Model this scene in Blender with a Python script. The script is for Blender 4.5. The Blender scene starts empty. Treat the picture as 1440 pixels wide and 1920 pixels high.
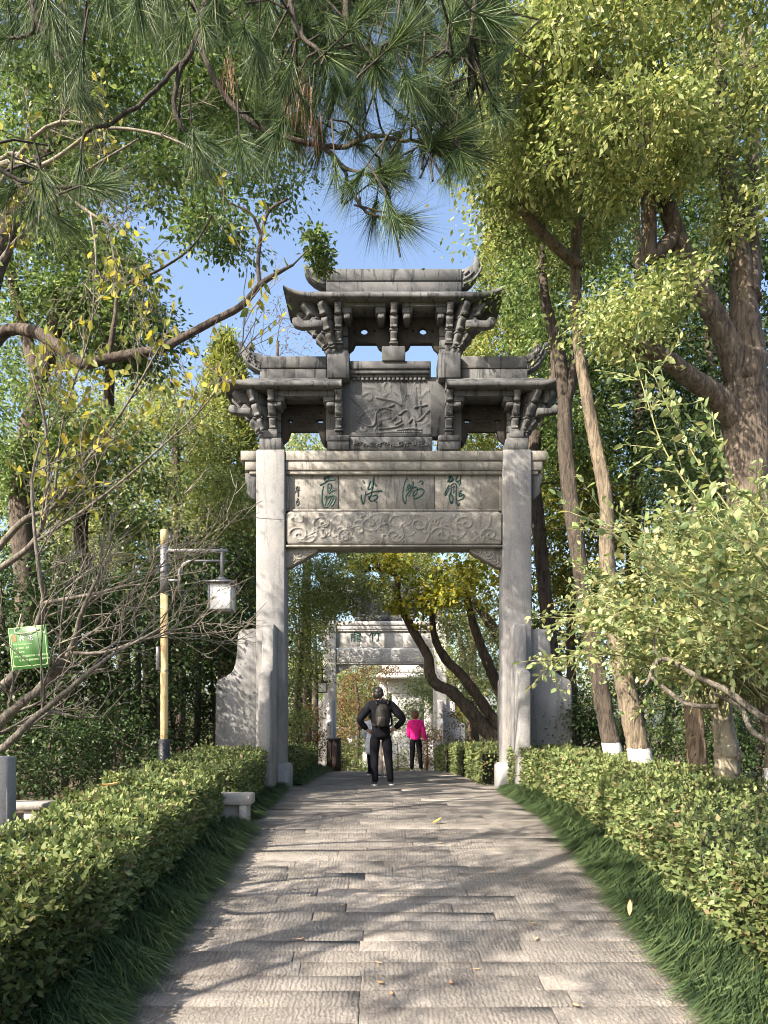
import bpy, bmesh, math, random
import numpy as np
from mathutils import Vector, Matrix
random.seed(11); R = np.random.RandomState(11)
S = bpy.context.scene
COL = S.collection
# ------------------------------------------------------------------ camera, sky, sun, exposure
F, E = 1387.0, 1.75                      # focal length in photo pixels, eye height
SUN_DIR = Vector((-0.77, -0.64, 0.78)).normalized()      # towards the sun: left, behind the camera
cam_d = bpy.data.cameras.new('camera'); cam = bpy.data.objects.new('camera', cam_d); COL.objects.link(cam)
cam.location = (0, 0, E); cam.rotation_euler = (math.radians(90), 0, 0)
cam_d.lens = 26.0; cam_d.sensor_width = 36.0; cam_d.sensor_fit = 'AUTO'; cam_d.shift_y = 410 / 1920
cam_d.clip_start = 0.05; cam_d.clip_end = 1500
S.camera = cam
W = bpy.data.worlds.new('World'); S.world = W; W.use_nodes = True
nt = W.node_tree; bg = nt.nodes['Background']
sky = nt.nodes.new('ShaderNodeTexSky'); sky.sky_type = 'NISHITA'; sky.sun_disc = False
sky.sun_elevation = math.asin(SUN_DIR.z); sky.sun_rotation = math.atan2(SUN_DIR.x, SUN_DIR.y)
sky.air_density = 1.0; sky.dust_density = 3.4; sky.ozone_density = 1.1
nt.links.new(sky.outputs[0], bg.inputs[0]); bg.inputs[1].default_value = 0.125
sun_d = bpy.data.lights.new('sun', 'SUN'); sun = bpy.data.objects.new('sun', sun_d); COL.objects.link(sun)
sun_d.energy = 5.0; sun_d.angle = math.radians(0.55); sun_d.color = (1.0, 0.88, 0.73)
sun.rotation_euler = SUN_DIR.to_track_quat('Z', 'Y').to_euler(); sun.location = (-8, -8, 12)
S.view_settings.view_transform = 'Standard'; S.view_settings.look = 'None'
S.view_settings.gamma = 1; S.view_settings.use_curve_mapping = False; S.view_settings.exposure = 1.6
S.render.engine = 'CYCLES'
S.cycles.max_bounces = 7; S.cycles.diffuse_bounces = 4; S.cycles.transmission_bounces = 4; S.cycles.glossy_bounces = 2
S.cycles.caustics_reflective = False; S.cycles.caustics_refractive = False
S.cycles.use_denoising = True
S.cycles.pixel_filter_type = 'BLACKMAN_HARRIS'; S.cycles.filter_width = 1.0
S.cycles.sample_clamp_indirect = 4.0

# ------------------------------------------------------------------ helpers
_gy = [-60, 0, 4.4, 6.3, 7.8, 9.1, 10.5, 12.7, 15, 19.4, 24, 28.3, 34, 42, 60, 260]
_gz = [0, -.0, .0, .25, .43, .55, .65, .75, .78, .70, .42, .13, -.5, -1.35, -1.7, -1.7]
def gz(y): return np.interp(y, _gy, _gz)
def P(px, py, d): return np.array([(px - 720) / F * d, d, E + (1370 - py) / F * d])

class MB:
    """collects vertices, quads and triangles"""
    def __init__(s): s.v, s.q, s.t, s.n = [], [], [], 0
    def add(s, v, q=None, t=None):
        v = np.asarray(v, float).reshape(-1, 3)
        if q is not None and len(q): s.q.append(np.asarray(q, int).reshape(-1, 4) + s.n)
        if t is not None and len(t): s.t.append(np.asarray(t, int).reshape(-1, 3) + s.n)
        s.v.append(v); s.n += len(v); return s
    def mesh(s, name, off=(0, 0, 0), smooth=False):
        v = np.concatenate(s.v) - np.asarray(off, float)
        q = np.concatenate(s.q) if s.q else np.zeros((0, 4), int)
        t = np.concatenate(s.t) if s.t else np.zeros((0, 3), int)
        me = bpy.data.meshes.new(name)
        me.vertices.add(len(v)); me.vertices.foreach_set('co', v.astype(np.float32).ravel())
        lp = np.concatenate([q.ravel(), t.ravel()]).astype(np.int32)
        me.loops.add(len(lp)); me.loops.foreach_set('vertex_index', lp)
        st = np.concatenate([np.arange(len(q)) * 4, len(q) * 4 + np.arange(len(t)) * 3]).astype(np.int32)
        me.polygons.add(len(st)); me.polygons.foreach_set('loop_start', st)
        if smooth: me.polygons.foreach_set('use_smooth', np.ones(len(st), bool))
        me.update(calc_edges=True)
        return me

def wloc(o):
    p = np.zeros(3)
    while o is not None: p = p + np.array(o.location); o = o.parent
    return p
def tag(o, label=None, cat=None, group=None, kind=None):
    if label: o['label'] = label
    if cat: o['category'] = cat
    if group: o['group'] = group
    if kind: o['kind'] = kind
    return o
def thing(name, loc, label, cat, group=None):
    o = bpy.data.objects.new(name, None); COL.objects.link(o); o.location = tuple(float(c) for c in loc)
    o.empty_display_size = .2
    return tag(o, label, cat, group)
def obj(name, mb, mat, parent=None, smooth=False, loc=(0, 0, 0), label=None, kind=None):
    """link a mesh given in world coordinates; its own origin sits at its parent's, or at loc"""
    off = wloc(parent) if parent is not None else np.asarray(loc, float)
    me = mb if isinstance(mb, bpy.types.Mesh) else mb.mesh(name, off, smooth)
    me.materials.append(mat)
    o = bpy.data.objects.new(name, me); COL.objects.link(o)
    if parent is not None: o.parent = parent
    else: o.location = tuple(float(c) for c in loc)
    if label: o['label'] = label
    if kind: o['kind'] = kind
    return o
def copy_tree(o, parent=None, skip=()):
    c = o.copy(); COL.objects.link(c); c.parent = parent
    for ch in list(o.children):
        if not ch.name.split('.')[0] in skip: copy_tree(ch, c, skip)
    return c

def orient(v, q, t):
    c = v.mean(0)
    for f in (q, t):
        for i in range(len(f)):
            a = v[f[i]]; n = np.cross(a[1] - a[0], a[2] - a[0])
            if np.dot(n, a.mean(0) - c) < 0: f[i] = f[i][::-1]
    return q, t
_BQ = _BT = None
def box(x0, x1, y0, y1, z0, z1, b=.012):
    """chamfered box: 24 vertices, 44 triangles"""
    global _BQ, _BT
    c = np.array([(x0 + x1) / 2, (y0 + y1) / 2, (z0 + z1) / 2]); h = np.abs([(x1 - x0) / 2, (y1 - y0) / 2, (z1 - z0) / 2])
    b = min(b, h.min() * .45)
    sg = [(i, j, k) for i in (-1, 1) for j in (-1, 1) for k in (-1, 1)]
    v = []
    for s_ in sg:
        for a in range(3):
            p = [s_[m] * (h[m] if m == a else h[m] - b) for m in range(3)]; v.append(p)
    v = np.array(v)
    if _BQ is None:
        idx = {s_: n for n, s_ in enumerate(sg)}; q, t = [], []
        for a in range(3):
            o1, o2 = [m for m in range(3) if m != a]
            for s0 in (-1, 1):
                f = []
                for (p1, p2) in ((-1, -1), (1, -1), (1, 1), (-1, 1)):
                    k = [0, 0, 0]; k[a] = s0; k[o1] = p1; k[o2] = p2; f.append(idx[tuple(k)] * 3 + a)
                q.append(f)
            for p1 in (-1, 1):
                for p2 in (-1, 1):
                    k = [0, 0, 0]; k[o1] = p1; k[o2] = p2; k[a] = -1; k2 = list(k); k2[a] = 1
                    i0, i1 = idx[tuple(k)] * 3, idx[tuple(k2)] * 3
                    q.append([i0 + o1, i1 + o1, i1 + o2, i0 + o2])
        for n in range(8): t.append([n * 3, n * 3 + 1, n * 3 + 2])
        _BQ, _BT = orient(np.array([[s_[m] * (2 if m == a else 1) for m in range(3)] for s_ in sg for a in range(3)], float), np.array(q), np.array(t))
    return v + c, _BQ.copy(), _BT.copy()

def prism(outline, y0, y1, axis='y', bevel=0.0, holes=()):
    """extrude a 2-D outline (and holes). axis y: outline is (x,z); axis x: outline is (y,z); axis z: (x,y)"""
    bm = bmesh.new(); es = []
    def pt(p, h):
        return {'y': (p[0], h, p[1]), 'x': (h, p[0], p[1]), 'z': (p[0], p[1], h)}[axis]
    for loop in [outline] + list(holes):
        vs = [bm.verts.new(pt(p, y0)) for p in loop]
        es += [bm.edges.new((vs[i], vs[(i + 1) % len(vs)])) for i in range(len(vs))]
    if holes: bmesh.ops.triangle_fill(bm, use_beauty=True, use_dissolve=False, edges=es)
    else: bm.faces.new([v for v in bm.verts])
    fs = list(bm.faces)
    r = bmesh.ops.extrude_face_region(bm, geom=fs)
    d = y1 - y0; dv = {'y': (0, d, 0), 'x': (d, 0, 0), 'z': (0, 0, d)}[axis]
    bmesh.ops.translate(bm, verts=[g for g in r['geom'] if isinstance(g, bmesh.types.BMVert)], vec=dv)
    bmesh.ops.recalc_face_normals(bm, faces=bm.faces)
    if bevel and not holes:
        be = [e for e in bm.edges if len(e.link_faces) == 2 and e.calc_face_angle(0) > .5]
        bmesh.ops.bevel(bm, geom=be, offset=bevel, segments=1, affect='EDGES', clamp_overlap=True)
    bmesh.ops.triangulate(bm, faces=bm.faces)
    bm.verts.index_update()
    v = np.array([tuple(x.co) for x in bm.verts]); t = np.array([[x.index for x in f.verts] for f in bm.faces])
    bm.free(); return v, None, t

def tube(pts, rad, k=6, cap=True):
    pts = np.asarray(pts, float); n = len(pts); rad = np.broadcast_to(np.asarray(rad, float), (n,))
    tg = np.gradient(pts, axis=0); tg /= np.linalg.norm(tg, axis=1)[:, None] + 1e-9
    a = np.array([0, 0, 1.]) if abs(tg[0][2]) < .9 else np.array([1., 0, 0])
    u = np.zeros((n, 3)); c = np.cross(tg[0], a); u[0] = c / np.linalg.norm(c)
    for i in range(1, n):
        c = u[i - 1] - tg[i] * np.dot(u[i - 1], tg[i]); u[i] = c / (np.linalg.norm(c) + 1e-9)
    w = np.cross(tg, u); th = np.arange(k) * 2 * np.pi / k
    v = pts[:, None] + rad[:, None, None] * (np.cos(th)[None, :, None] * u[:, None] + np.sin(th)[None, :, None] * w[:, None])
    i = np.arange(n - 1)[:, None] * k; j = np.arange(k)[None]; j2 = (j + 1) % k
    q = np.stack([i + j, i + j2, i + k + j2, i + k + j], -1).reshape(-1, 4)
    t = []
    if cap:
        for m in range(1, k - 1): t.append([0, m + 1, m]); t.append([(n - 1) * k, (n - 1) * k + m, (n - 1) * k + m + 1])
    return v.reshape(-1, 3), q, (np.array(t) if t else None)

def spline(pts, m=6):
    """Catmull-Rom through the points (rows may carry a radius as a 4th value)"""
    p = np.asarray(pts, float); p = np.vstack([2 * p[0] - p[1], p, 2 * p[-1] - p[-2]]); out = []
    for i in range(1, len(p) - 2):
        for s in np.arange(m) / m:
            a, b, c, d = p[i - 1], p[i], p[i + 1], p[i + 2]
            out.append(.5 * (2 * b + (c - a) * s + (2 * a - 5 * b + 4 * c - d) * s * s + (3 * b - a - 3 * c + d) * s ** 3))
    out.append(p[-2]); return np.array(out)

def unit(v): return v / (np.linalg.norm(v, axis=-1, keepdims=True) + 1e-9)

def leaves(mb, pos, ax, nm, L, Wd, kind='kite'):
    """pos base of each leaf, ax its direction, nm about its normal, L length, Wd width"""
    n = len(pos); ax = unit(ax); s = unit(np.cross(nm, ax)); nn = np.cross(ax, s)
    L = np.broadcast_to(L, (n,))[:, None]; Wd = np.broadcast_to(Wd, (n,))[:, None]
    if kind == 'kite':
        v = np.stack([pos, pos + ax * L * .42 + s * Wd * .5, pos + ax * L, pos + ax * L * .42 - s * Wd * .5], 1)
        mb.add(v.reshape(-1, 3), np.arange(n * 4).reshape(n, 4))
    elif kind == 'fold':
        m = pos + ax * L * .5 - nn * Wd * .16
        v = np.stack([pos, pos + ax * L * .4 + s * Wd * .5, pos + ax * L - nn * L * .1, pos + ax * L * .4 - s * Wd * .5, m], 1)
        b = (np.arange(n) * 5)[:, None]
        mb.add(v.reshape(-1, 3), np.concatenate([b + [0, 4, 2, 1], b + [0, 3, 2, 4]]))
    elif kind == 'round':
        m = pos + ax * L * .5 - nn * Wd * .13
        v = np.stack([pos, pos + ax * L * .22 + s * Wd * .42, pos + ax * L * .62 + s * Wd * .44, pos + ax * L - nn * L * .12,
                      pos + ax * L * .62 - s * Wd * .44, pos + ax * L * .22 - s * Wd * .42, m], 1)
        b = (np.arange(n) * 7)[:, None]
        mb.add(v.reshape(-1, 3), np.concatenate([b + [0, 6, 2, 1], b + [0, 5, 4, 6]]), np.concatenate([b + [6, 3, 2], b + [6, 4, 3]]))
    elif kind == 'blade':                                # thin needle
        v = np.stack([pos - s * Wd * .5, pos + s * Wd * .5, pos + ax * L], 1)
        mb.add(v.reshape(-1, 3), None, np.arange(n * 3).reshape(n, 3))

# ------------------------------------------------------------------ materials
def nodes(name):
    m = bpy.data.materials.new(name); m.use_nodes = True; n = m.node_tree; b = n.nodes['Principled BSDF']
    return m, n, b, n.links.new
def ramp(n, stops, fac=None, link=None):
    r = n.nodes.new('ShaderNodeValToRGB'); e = r.color_ramp.elements
    while len(e) > 1: e.remove(e[0])
    e[0].position = stops[0][0]; e[0].color = (*stops[0][1], 1)
    for p, c in stops[1:]: k = e.new(p); k.color = (*c, 1)
    if fac is not None: n.links.new(fac, r.inputs[0])
    return r
def mixc(n, fac, a, b, mode='MIX'):
    m = n.nodes.new('ShaderNodeMix'); m.data_type = 'RGBA'; m.blend_type = mode
    for s_, v in ((0, fac), (6, a), (7, b)):
        if hasattr(v, 'type') and hasattr(v, 'links'): n.links.new(v, m.inputs[s_])
        else: m.inputs[s_].default_value = v if s_ == 0 else (*v, 1)
    return m.outputs[2]
def noise(n, scale, detail=4, rough=.6, vec=None, dist=0):
    t = n.nodes.new('ShaderNodeTexNoise'); t.inputs['Scale'].default_value = scale; t.inputs['Detail'].default_value = detail
    t.inputs['Roughness'].default_value = rough; t.inputs['Distortion'].default_value = dist
    if vec is not None: n.links.new(vec, t.inputs['Vector'])
    return t.outputs['Fac']
def coord(n, kind='Object', scale=None, rnd=False):
    c = n.nodes.new('ShaderNodeTexCoord').outputs[kind]
    if rnd:
        oi = n.nodes.new('ShaderNodeObjectInfo'); mu = n.nodes.new('ShaderNodeVectorMath'); mu.operation = 'SCALE'
        cb = n.nodes.new('ShaderNodeCombineXYZ')
        for i in range(3): n.links.new(oi.outputs['Random'], cb.inputs[i])
        n.links.new(cb.outputs[0], mu.inputs[0]); mu.inputs['Scale'].default_value = 37
        ad = n.nodes.new('ShaderNodeVectorMath'); n.links.new(c, ad.inputs[0]); n.links.new(mu.outputs[0], ad.inputs[1]); c = ad.outputs[0]
    if scale is not None:
        m = n.nodes.new('ShaderNodeMapping'); n.links.new(c, m.inputs[0]); m.inputs['Scale'].default_value = scale; c = m.outputs[0]
    return c
def bump(n, b, h, strength=.3, dist=.01, prev=None):
    k = n.nodes.new('ShaderNodeBump'); k.inputs['Strength'].default_value = strength; k.inputs['Distance'].default_value = dist
    n.links.new(h, k.inputs['Height'])
    if prev is not None: n.links.new(prev, k.inputs['Normal'])
    n.links.new(k.outputs[0], b.inputs['Normal']); return k.outputs[0]

def leaf_mat(name, cols, trans=.35, rough=.45, spec=.4, tcol=None):
    m, n, b, link = nodes(name)
    g = n.nodes.new('ShaderNodeNewGeometry').outputs['Random Per Island']
    k = len(cols); st = [(i / max(1, k - 1), (min(.8, c[0] * 1.22), min(.8, c[1] * 1.2), c[2] * 1.3)) for i, c in enumerate(cols)]
    r = ramp(n, st, g)
    link(r.outputs[0], b.inputs['Base Color']); b.inputs['Roughness'].default_value = rough; b.inputs['Specular IOR Level'].default_value = spec * .5
    tr = n.nodes.new('ShaderNodeBsdfTranslucent')
    link(mixc(n, 1.0, r.outputs[0], tcol or (.98, 1.0, .70), 'MULTIPLY'), tr.inputs[0])
    mx = n.nodes.new('ShaderNodeMixShader'); mx.inputs[0].default_value = trans
    link(b.outputs[0], mx.inputs[1]); link(tr.outputs[0], mx.inputs[2]); link(mx.outputs[0], n.nodes['Material Output'].inputs[0])
    return m
def stone_mat(name, dark, light, stain=.5, warm=(.30, .26, .21), streak=.5):
    m, n, b, link = nodes(name); c = coord(n, 'Object')
    a = noise(n, 1.1, 6, .62, c); f = noise(n, 38, 4, .7, c)
    r = ramp(n, [(.3, dark), (.7, light)], a)
    col = mixc(n, .55, r.outputs[0], ramp(n, [(.25, (.35, .35, .35)), (.75, (.75, .74, .72))], f).outputs[0], 'OVERLAY')
    wr = noise(n, 2.3, 5, .7, coord(n, 'Object', (1, 1, .5)), 1.0)
    col = mixc(n, ramp(n, [(.52, (0, 0, 0)), (.72, (.5, .5, .5))], wr).outputs[0], col, warm)
    sk = noise(n, 3.2, 5, .75, coord(n, 'Object', (2.6, 2.6, .32)), .4)          # rain streaks
    col = mixc(n, ramp(n, [(.54, (0, 0, 0)), (.60, (streak,) * 3)], sk).outputs[0], col, (dark[0] * .38, dark[1] * .39, dark[2] * .40))
    lc = noise(n, 9, 6, .8, c)                                                 # lichen
    col = mixc(n, ramp(n, [(.60, (0, 0, 0)), (.68, (stain * .6,) * 3)], lc).outputs[0], col, (light[0] * 1.25, light[1] * 1.25, light[2] * 1.2))
    link(col, b.inputs['Base Color']); b.inputs['Roughness'].default_value = .88; b.inputs['Specular IOR Level'].default_value = .25
    p = bump(n, b, noise(n, 60, 5, .75, c), .55, .006)
    bump(n, b, noise(n, 7, 4, .6, c), .4, .015, p)
    return m
def plain(name, col, rough=.6, metal=0, var=.15, scale=20, bmp=.1):
    m, n, b, link = nodes(name); f = noise(n, scale, 4, .6, coord(n))
    lo = tuple(x * (1 - var) for x in col); hi = tuple(min(1, x * (1 + var)) for x in col)
    link(ramp(n, [(.3, lo), (.7, hi)], f).outputs[0], b.inputs['Base Color'])
    b.inputs['Roughness'].default_value = rough; b.inputs['Metallic'].default_value = metal
    if bmp: bump(n, b, f, bmp, .01)
    return m
def bark_mat(name, a, c2, paint_z=None, sc=1.0, fis=.6):
    m, n, b, link = nodes(name)
    v = coord(n, 'Object', (9 * sc, 9 * sc, 1.6 * sc)); f = noise(n, 2.2, 6, .7, v, .8)
    col = mixc(n, ramp(n, [(.40, (0, 0, 0)), (.56, (1, 1, 1))], f).outputs[0], a, c2)
    col = mixc(n, .5, col, ramp(n, [(.3, (.3, .3, .3)), (.7, (.75, .75, .72))], noise(n, 3.0, 5, .6, coord(n))).outputs[0], 'OVERLAY')
    if paint_z is not None:                              # lime wash on the foot of the trunk
        sp = n.nodes.new('ShaderNodeSeparateXYZ'); link(coord(n), sp.inputs[0])
        ad = n.nodes.new('ShaderNodeMath'); ad.operation = 'MULTIPLY_ADD'; link(noise(n, 14, 2, .5, coord(n)), ad.inputs[0]); ad.inputs[1].default_value = .05; link(sp.outputs[2], ad.inputs[2])
        lt = n.nodes.new('ShaderNodeMath'); lt.operation = 'LESS_THAN'; link(ad.outputs[0], lt.inputs[0]); lt.inputs[1].default_value = paint_z
        col = mixc(n, lt.outputs[0], col, mixc(n, f, (.60, .60, .58), (.80, .80, .78)))
    link(col, b.inputs['Base Color']); b.inputs['Roughness'].default_value = .9
    bump(n, b, f, min(1, fis * 1.5), .05)
    return m

M = {}
M['stone'] = stone_mat('stone_pillar', (.165, .17, .178), (.28, .28, .283), .35, (.34, .31, .27), .30)
M['stone_sunlit'] = stone_mat('stone_sunlit', (.34, .34, .35), (.50, .495, .49), .35, (.52, .48, .43), .2)  # pillar stone lightened so its colour stands for sun on the farther archway
M['stone_dark'] = stone_mat('stone_weathered_shaded', (.072, .076, .084), (.155, .158, .162), .5, (.12, .11, .092), .75)  # algae weathering, darkened further to paint in the shade of the upper tiers
M['stone_carved'] = stone_mat('stone_carved', (.19, .185, .175), (.31, .30, .28), .5, (.30, .255, .205), .5)
M['stone_lattice_shaded'] = stone_mat('stone_lattice_shaded', (.022, .020, .018), (.05, .045, .04), .2, (.04, .033, .028), .3)  # near-black colour carries the deep shade of the pierced panels
M['stone_white'] = stone_mat('stone_white', (.34, .34, .34), (.50, .49, .48), .2, (.48, .45, .40), .2)
M['bench'] = stone_mat('stone_bench', (.28, .26, .235), (.42, .39, .35), .3, (.45, .38, .32), .2)
M['ink'] = plain('green_paint', (.012, .060, .045), .55, 0, .4, 40, .1)
M['ink_dark'] = plain('black_paint', (.03, .032, .03), .6, 0, .3, 40, .1)
# ------------------------------------------------------------------ ground and path
def grid_sheet(xs, ys, dz, bumpy=0.0):
    X, Y = np.meshgrid(xs, ys); Z = gz(Y) + dz
    if bumpy: Z = Z + bumpy * (np.sin(X * 1.7 + Y * .6) * np.sin(Y * 1.3 - X * .4)) * np.clip((np.abs(X - .25) - 2.3) / 1.5, 0, 1)
    v = np.stack([X, Y, Z], -1).reshape(-1, 3); nx = len(xs)
    i = np.arange(len(ys) - 1)[:, None] * nx; j = np.arange(nx - 1)[None]
    q = np.stack([i + j, i + j + 1, i + nx + j + 1, i + nx + j], -1).reshape(-1, 4)
    mb = MB(); mb.add(v, q); return mb
m, n, b, link = nodes('soil')
c = coord(n); f = noise(n, 3, 8, .7, c); f2 = noise(n, 30, 6, .75, c)
link(mixc(n, ramp(n, [(.45, (0, 0, 0)), (.6, (.8, .8, .8))], f2).outputs[0], ramp(n, [(.3, (.035, .030, .020)), (.6, (.07, .055, .035)), (.8, (.03, .045, .015))], f).outputs[0], (.14, .095, .05)), b.inputs['Base Color'])
b.inputs['Roughness'].default_value = .95; bump(n, b, f2, .8, .03); M['soil'] = m
M['mortar'] = plain('path_bed', (.19, .175, .16), .95, 0, .3, 12, .5)
xs = np.concatenate([np.linspace(-260, -22, 8), np.linspace(-20, 20, 41), np.linspace(22, 260, 8)])
ys = np.concatenate([np.linspace(-60, -2, 8), np.linspace(0, 60, 121), np.linspace(70, 320, 8)])
tag(obj('ground', grid_sheet(xs, ys, -.045, .12), M['soil'], smooth=True), kind='structure')
path = tag(obj('path', grid_sheet(np.linspace(-1.75, 2.2, 6), np.linspace(-8, 60, 273), -.018), M['mortar'], smooth=True), kind='structure')

m, n, b, link = nodes('paving_stone')
c = coord(n, 'Object', None, True); a = noise(n, 2.2, 6, .65, c); f = noise(n, 45, 5, .75, c)
oi = n.nodes.new('ShaderNodeObjectInfo').outputs['Random']
tone = ramp(n, [(0, (.275, .256, .236)), (.5, (.295, .274, .252)), (1, (.31, .288, .264))], oi).outputs[0]
col = mixc(n, .5, tone, ramp(n, [(.28, (.28, .28, .29)), (.72, (.72, .71, .68))], a).outputs[0], 'OVERLAY')
col = mixc(n, .6, col, ramp(n, [(.3, (.28, .28, .28)), (.7, (.72, .72, .72))], f).outputs[0], 'OVERLAY')
gp = n.nodes.new('ShaderNodeNewGeometry').outputs['Position']
col = mixc(n, .8, col, ramp(n, [(.30, (.33, .32, .32)), (.5, (.5, .5, .5)), (.70, (.66, .65, .63))], noise(n, .9, 6, .68, gp)).outputs[0], 'OVERLAY')
col = mixc(n, ramp(n, [(.60, (0, 0, 0)), (.72, (.55, .55, .55))], noise(n, 3.4, 6, .75, gp)).outputs[0], col, (.15, .14, .125))
link(col, b.inputs['Base Color']); b.inputs['Roughness'].default_value = .78; b.inputs['Specular IOR Level'].default_value = .35
wv = n.nodes.new('ShaderNodeTexWave'); wv.wave_type = 'BANDS'; wv.bands_direction = 'X'; wv.inputs['Scale'].default_value = 9.5
wv.inputs['Distortion'].default_value = 6.5; wv.inputs['Detail'].default_value = 3; wv.inputs['Detail Scale'].default_value = 2.4; link(c, wv.inputs['Vector'])
ms = ramp(n, [(.36, (.15, .15, .15)), (.55, (1, 1, 1))], noise(n, 1.3, 2, .5, c)).outputs[0]     # chisel rows are worn away in places
hw = mixc(n, 1.0, wv.outputs['Fac'], ms, 'MULTIPLY')
p = bump(n, b, hw, 1.0, .032); p = bump(n, b, noise(n, 26, 6, .75, c), 1.0, .028, p); bump(n, b, f, .7, .008, p)
M['slab'] = m
slab_meshes = {}
def slab_mesh(w, d):
    key = (round(w / .15), round(d / .03), random.randrange(3))
    if key not in slab_meshes:
        ww, dd = key[0] * .15, key[1] * .03
        v, q, t = box(-ww / 2 + .002, ww / 2 - .002, -dd / 2 + .002, dd / 2 - .002, -.04, 0, .005)
        v[:, :2] += R.uniform(-.005, .005, (len(v), 2)); v[:, 2] += np.where(v[:, 2] > -.02, R.uniform(-.003, .003, len(v)), 0)
        mb = MB(); mb.add(v, q, t); me = mb.mesh('paving_stone'); me.materials.append(M['slab']); slab_meshes[key] = (me, ww, dd)
    return slab_meshes[key]
y = 2.7
while y < 21.5:
    d = random.choice([.18, .21, .21, .24]) if y < 8.5 else random.choice([.21, .24, .27]) if y < 13.5 else random.choice([.33, .36, .42])
    if y + d > 12.62 and y < 12.7: pass
    x = -1.62 - random.random() * .1; xe = 2.08
    while x < xe - .12:
        w = random.choice([.75, .9, 1.05, 1.2, 1.35, 1.5])
        if xe - (x + w) < .35: w = round((xe - x) / .15) * .15
        me, ww, dd = slab_mesh(w, d); dd = d
        o = bpy.data.objects.new('paving_stone', me); COL.objects.link(o); o.parent = path
        yc = y + d / 2; sl = math.atan2(gz(yc + .2) - gz(yc - .2), .4)
        o.location = (x + w / 2, yc, float(gz(yc)) + random.uniform(-.0015, .001))
        o.rotation_euler = (sl + random.uniform(-.006, .006), random.uniform(-.005, .005), random.uniform(-.004, .004))
        x += ww
    y += d

# ------------------------------------------------------------------ memorial archways
GX, GY = .17, 12.7; GZ = float(gz(GY))
def G(px, py, w=0.0):
    p = P(px, py, GY + w); return p[0] - GX, p[2] - GZ
G0 = np.array([GX, GY, GZ])
def gbox(mb, px0, py0, px1, py1, w0, w1, b=.014, mir=False):
    u0, v1 = G(px0, py0, w0); u1, v0 = G(px1, py1, w0)
    for s_ in ((1, -1) if mir else (1,)):
        a, c_ = sorted((u0 * s_, u1 * s_)); v, q, t = box(a, c_, w0, w1, v0, v1, b); mb.add(v + G0, q, t)
def gpr(mb, pts, w0, w1, mir=False, bevel=.01, holes=(), wref=None):
    wr = w0 if wref is None else wref
    for s_ in ((1, -1) if mir else (1,)):
        o = [(G(*p, wr)[0] * s_, G(*p, wr)[1]) for p in pts]; hs = [[(G(*p, wr)[0] * s_, G(*p, wr)[1]) for p in h] for h in holes]
        v, q, t = prism(o, w0, w1, 'y', bevel, hs); mb.add(v + G0, q, t)
def relief(mb, u0, u1, v0, v1, w, nu, nv, curves, amp, sig, round_=0.0, base=None):
    """carved face: a height field made of raised curves, facing the viewer"""
    U, V = np.meshgrid(np.linspace(u0, u1, nu), np.linspace(v0, v1, nv)); H = np.zeros_like(U)
    for (pts, a, s_) in curves:
        pts = np.asarray(pts)
        for i in range(0, len(pts), 40):
            q_ = pts[i:i + 40]; d = ((U[..., None] - q_[:, 0]) ** 2 + (V[..., None] - q_[:, 1]) ** 2).min(-1)
            H = np.maximum(H, a * amp * np.exp(-d / (s_ * sig) ** 2))
    H += amp * .15 * R.randn(*H.shape) * .3
    if base is not None: H = H + base(U, V)
    e = np.minimum(np.minimum(U - u0, u1 - U), np.minimum(V - v0, v1 - V)) / .04
    H = H * np.clip(e, 0, 1)
    if round_:
        vv = (V - v0) / (v1 - v0) * 2 - 1; H = H + round_ * np.sqrt(np.clip(1 - vv ** 4, 0, 1))
    v = np.stack([U, w - H, V], -1).reshape(-1, 3) + G0
    i = np.arange(nv - 1)[:, None] * nu; j = np.arange(nu - 1)[None]
    q = np.stack([i + j, i + j + 1, i + nu + j + 1, i + nu + j], -1).reshape(-1, 4); mb.add(v, q)
def spiral(cx, cz, r, turns=1.6, ph=0, sx=1):
    t = np.linspace(.12, 1, 60); a = ph + t * turns * 2 * np.pi; return np.stack([cx + sx * r * t * np.cos(a), cz + r * t * np.sin(a)], 1)
def wander(x, z, L, st=.03, curl=.5, rs=R):
    a = rs.uniform(0, 6.28); k = rs.uniform(-1, 1); p = []
    for _ in range(int(L / st)):
        p.append((x, z)); x += st * math.cos(a); z += st * math.sin(a); k += rs.uniform(-.4, .4); k *= .9; a += k * curl
    return np.array(p)

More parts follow.
